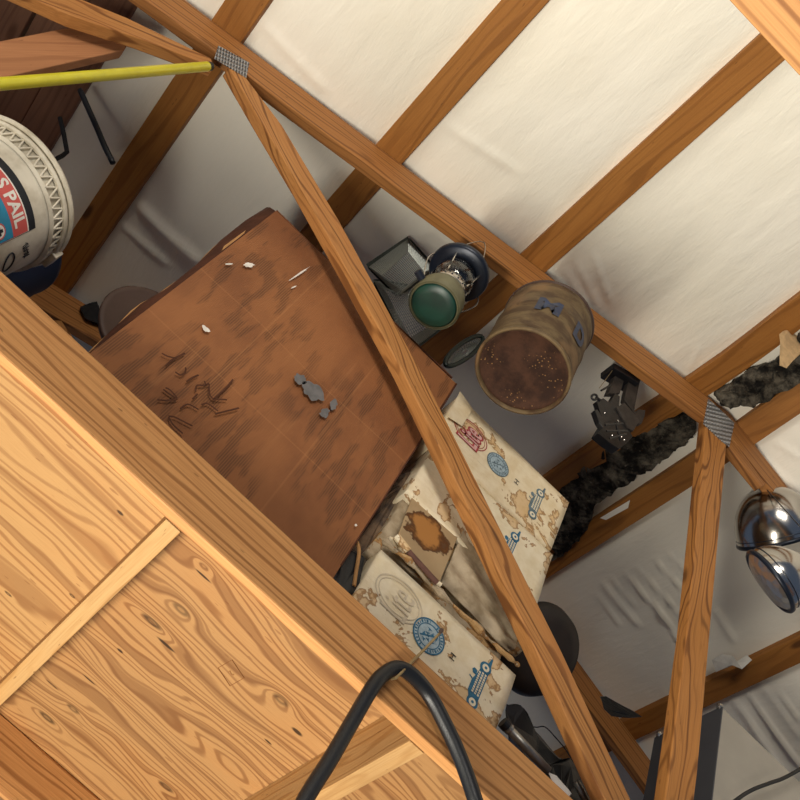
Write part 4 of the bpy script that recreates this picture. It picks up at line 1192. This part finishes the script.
bm = bmesh.new(); tube(bm, smoothpath([at(*p, Y=1.26) for p in ((520, 719), (534, 727), (545, 727), (556, 738), (566, 750), (574, 764))], 5), .0012, 5)
o = finish('thin_cord', bm, M_RUB); tag(top(o, at(545, 727, Y=1.26)), 'thin black cord looping over the black bag', 'cord')

# grey metal cabinet
M_GDARK = plain('dark_grey_panel', '55565a', .55, .1, sc=8, var=.12)
M_GBEIGE = plain('beige_grey_panel', 'b4ada0', .6, .1, sc=5, var=.15)
hx, hy0, hy1, hz = 1.288, 1.30, 1.51, 1.815
cab = empty('metal_cabinet', (1.6, 1.4, CH1+.013), 'grey metal cabinet standing behind the king post at lower right', 'cabinet')
bm = bmesh.new(); box(bm, hx+.002, 1.95, hy0+.002, hy1, CH1+.013, hz); finish('front_panel', bm, M_GBEIGE, cab, bevel=.003)
bm = bmesh.new(); box(bm, hx-.0015, hx+.0015, hy0, hy1, CH1+.013, hz+.002); finish('side_panel', bm, M_GDARK, cab, bevel=.001)['label'] = 'dark grey side panel'
bm = bmesh.new()
for yy in (hy0+.012, hy1-.012):
    bm = bmesh.new(); lathe(bm, [(0, .010), (.006, .009), (.008, .004), (.008, -.004), (0, -.004)], Mat((hx+.002, yy, hz+.004), (-.3, -.2, .8)), 14)
    finish('screw', bm, M_CHROME, cab)
bm = bmesh.new(); tube(bm, smoothpath([at(*p, Y=1.25) for p in ((700, 830), (735, 801), (752, 790), (770, 783), (788, 776), (830, 752))], 5), .0042, 8)
o = finish('grey_cable', bm, M_RUB, smooth=True); tag(top(o, at(770, 783, Y=1.25)), 'dark cable crossing in front of the cabinet in the lower right corner', 'cable')

# ---------------------------------------------------------------- camera, light
for o in list(COL.objects):
    if '_base' in o: del o['_base']
    if o.parent is None:
        o.location = Vector((o.location.x*K, o.location.y*K, (o.location.z+CAMH)*K)); o.scale = (K, K, K)
cd = bpy.data.cameras.new('camera'); cam = bpy.data.objects.new('camera', cd); link(cam)
cd.sensor_width = 36; cd.lens = FPX/800*36; cd.clip_start = .02
m = Matrix.Identity(4)
for i in range(3):
    m[i][0] = R[i][0]; m[i][1] = -R[i][1]; m[i][2] = -R[i][2]
m[2][3] = CAMH*K
cam.matrix_world = m; SCN.camera = cam
def area(name, loc, target, size, watts, col, sy=None):
    l = bpy.data.lights.new(name, 'AREA'); l.size = size*K; l.energy = watts; l.color = col
    if sy: l.shape = 'RECTANGLE'; l.size_y = sy*K
    o = bpy.data.objects.new(name, l); link(o)
    loc = Vector((loc[0]*K, loc[1]*K, (loc[2]+CAMH)*K)); tgt = Vector((target[0]*K, target[1]*K, (target[2]+CAMH)*K))
    o.location = loc; o.rotation_euler = (tgt-loc).to_track_quat('-Z', 'Y').to_euler(); return o
area('work_light', (-.2, 1.07, -1.25), (.1, 1.02, 2), 2.6, 205, (1.0, .93, .80), .26)
area('gable_window_light', (-1.1, -2.4, 1.0), (.6, 1.2, 1.5), 1.6, 120, (1.0, .93, .82), .9)
w = bpy.data.worlds.new('world'); SCN.world = w; w.use_nodes = True
w.node_tree.nodes['Background'].inputs[0].default_value = (.50, .67, 1.0, 1)
w.node_tree.nodes['Background'].inputs[1].default_value = .17
vs = SCN.view_settings; vs.view_transform = 'Standard'; vs.look = 'None'; vs.gamma = 1; vs.exposure = .1; vs.use_curve_mapping = False
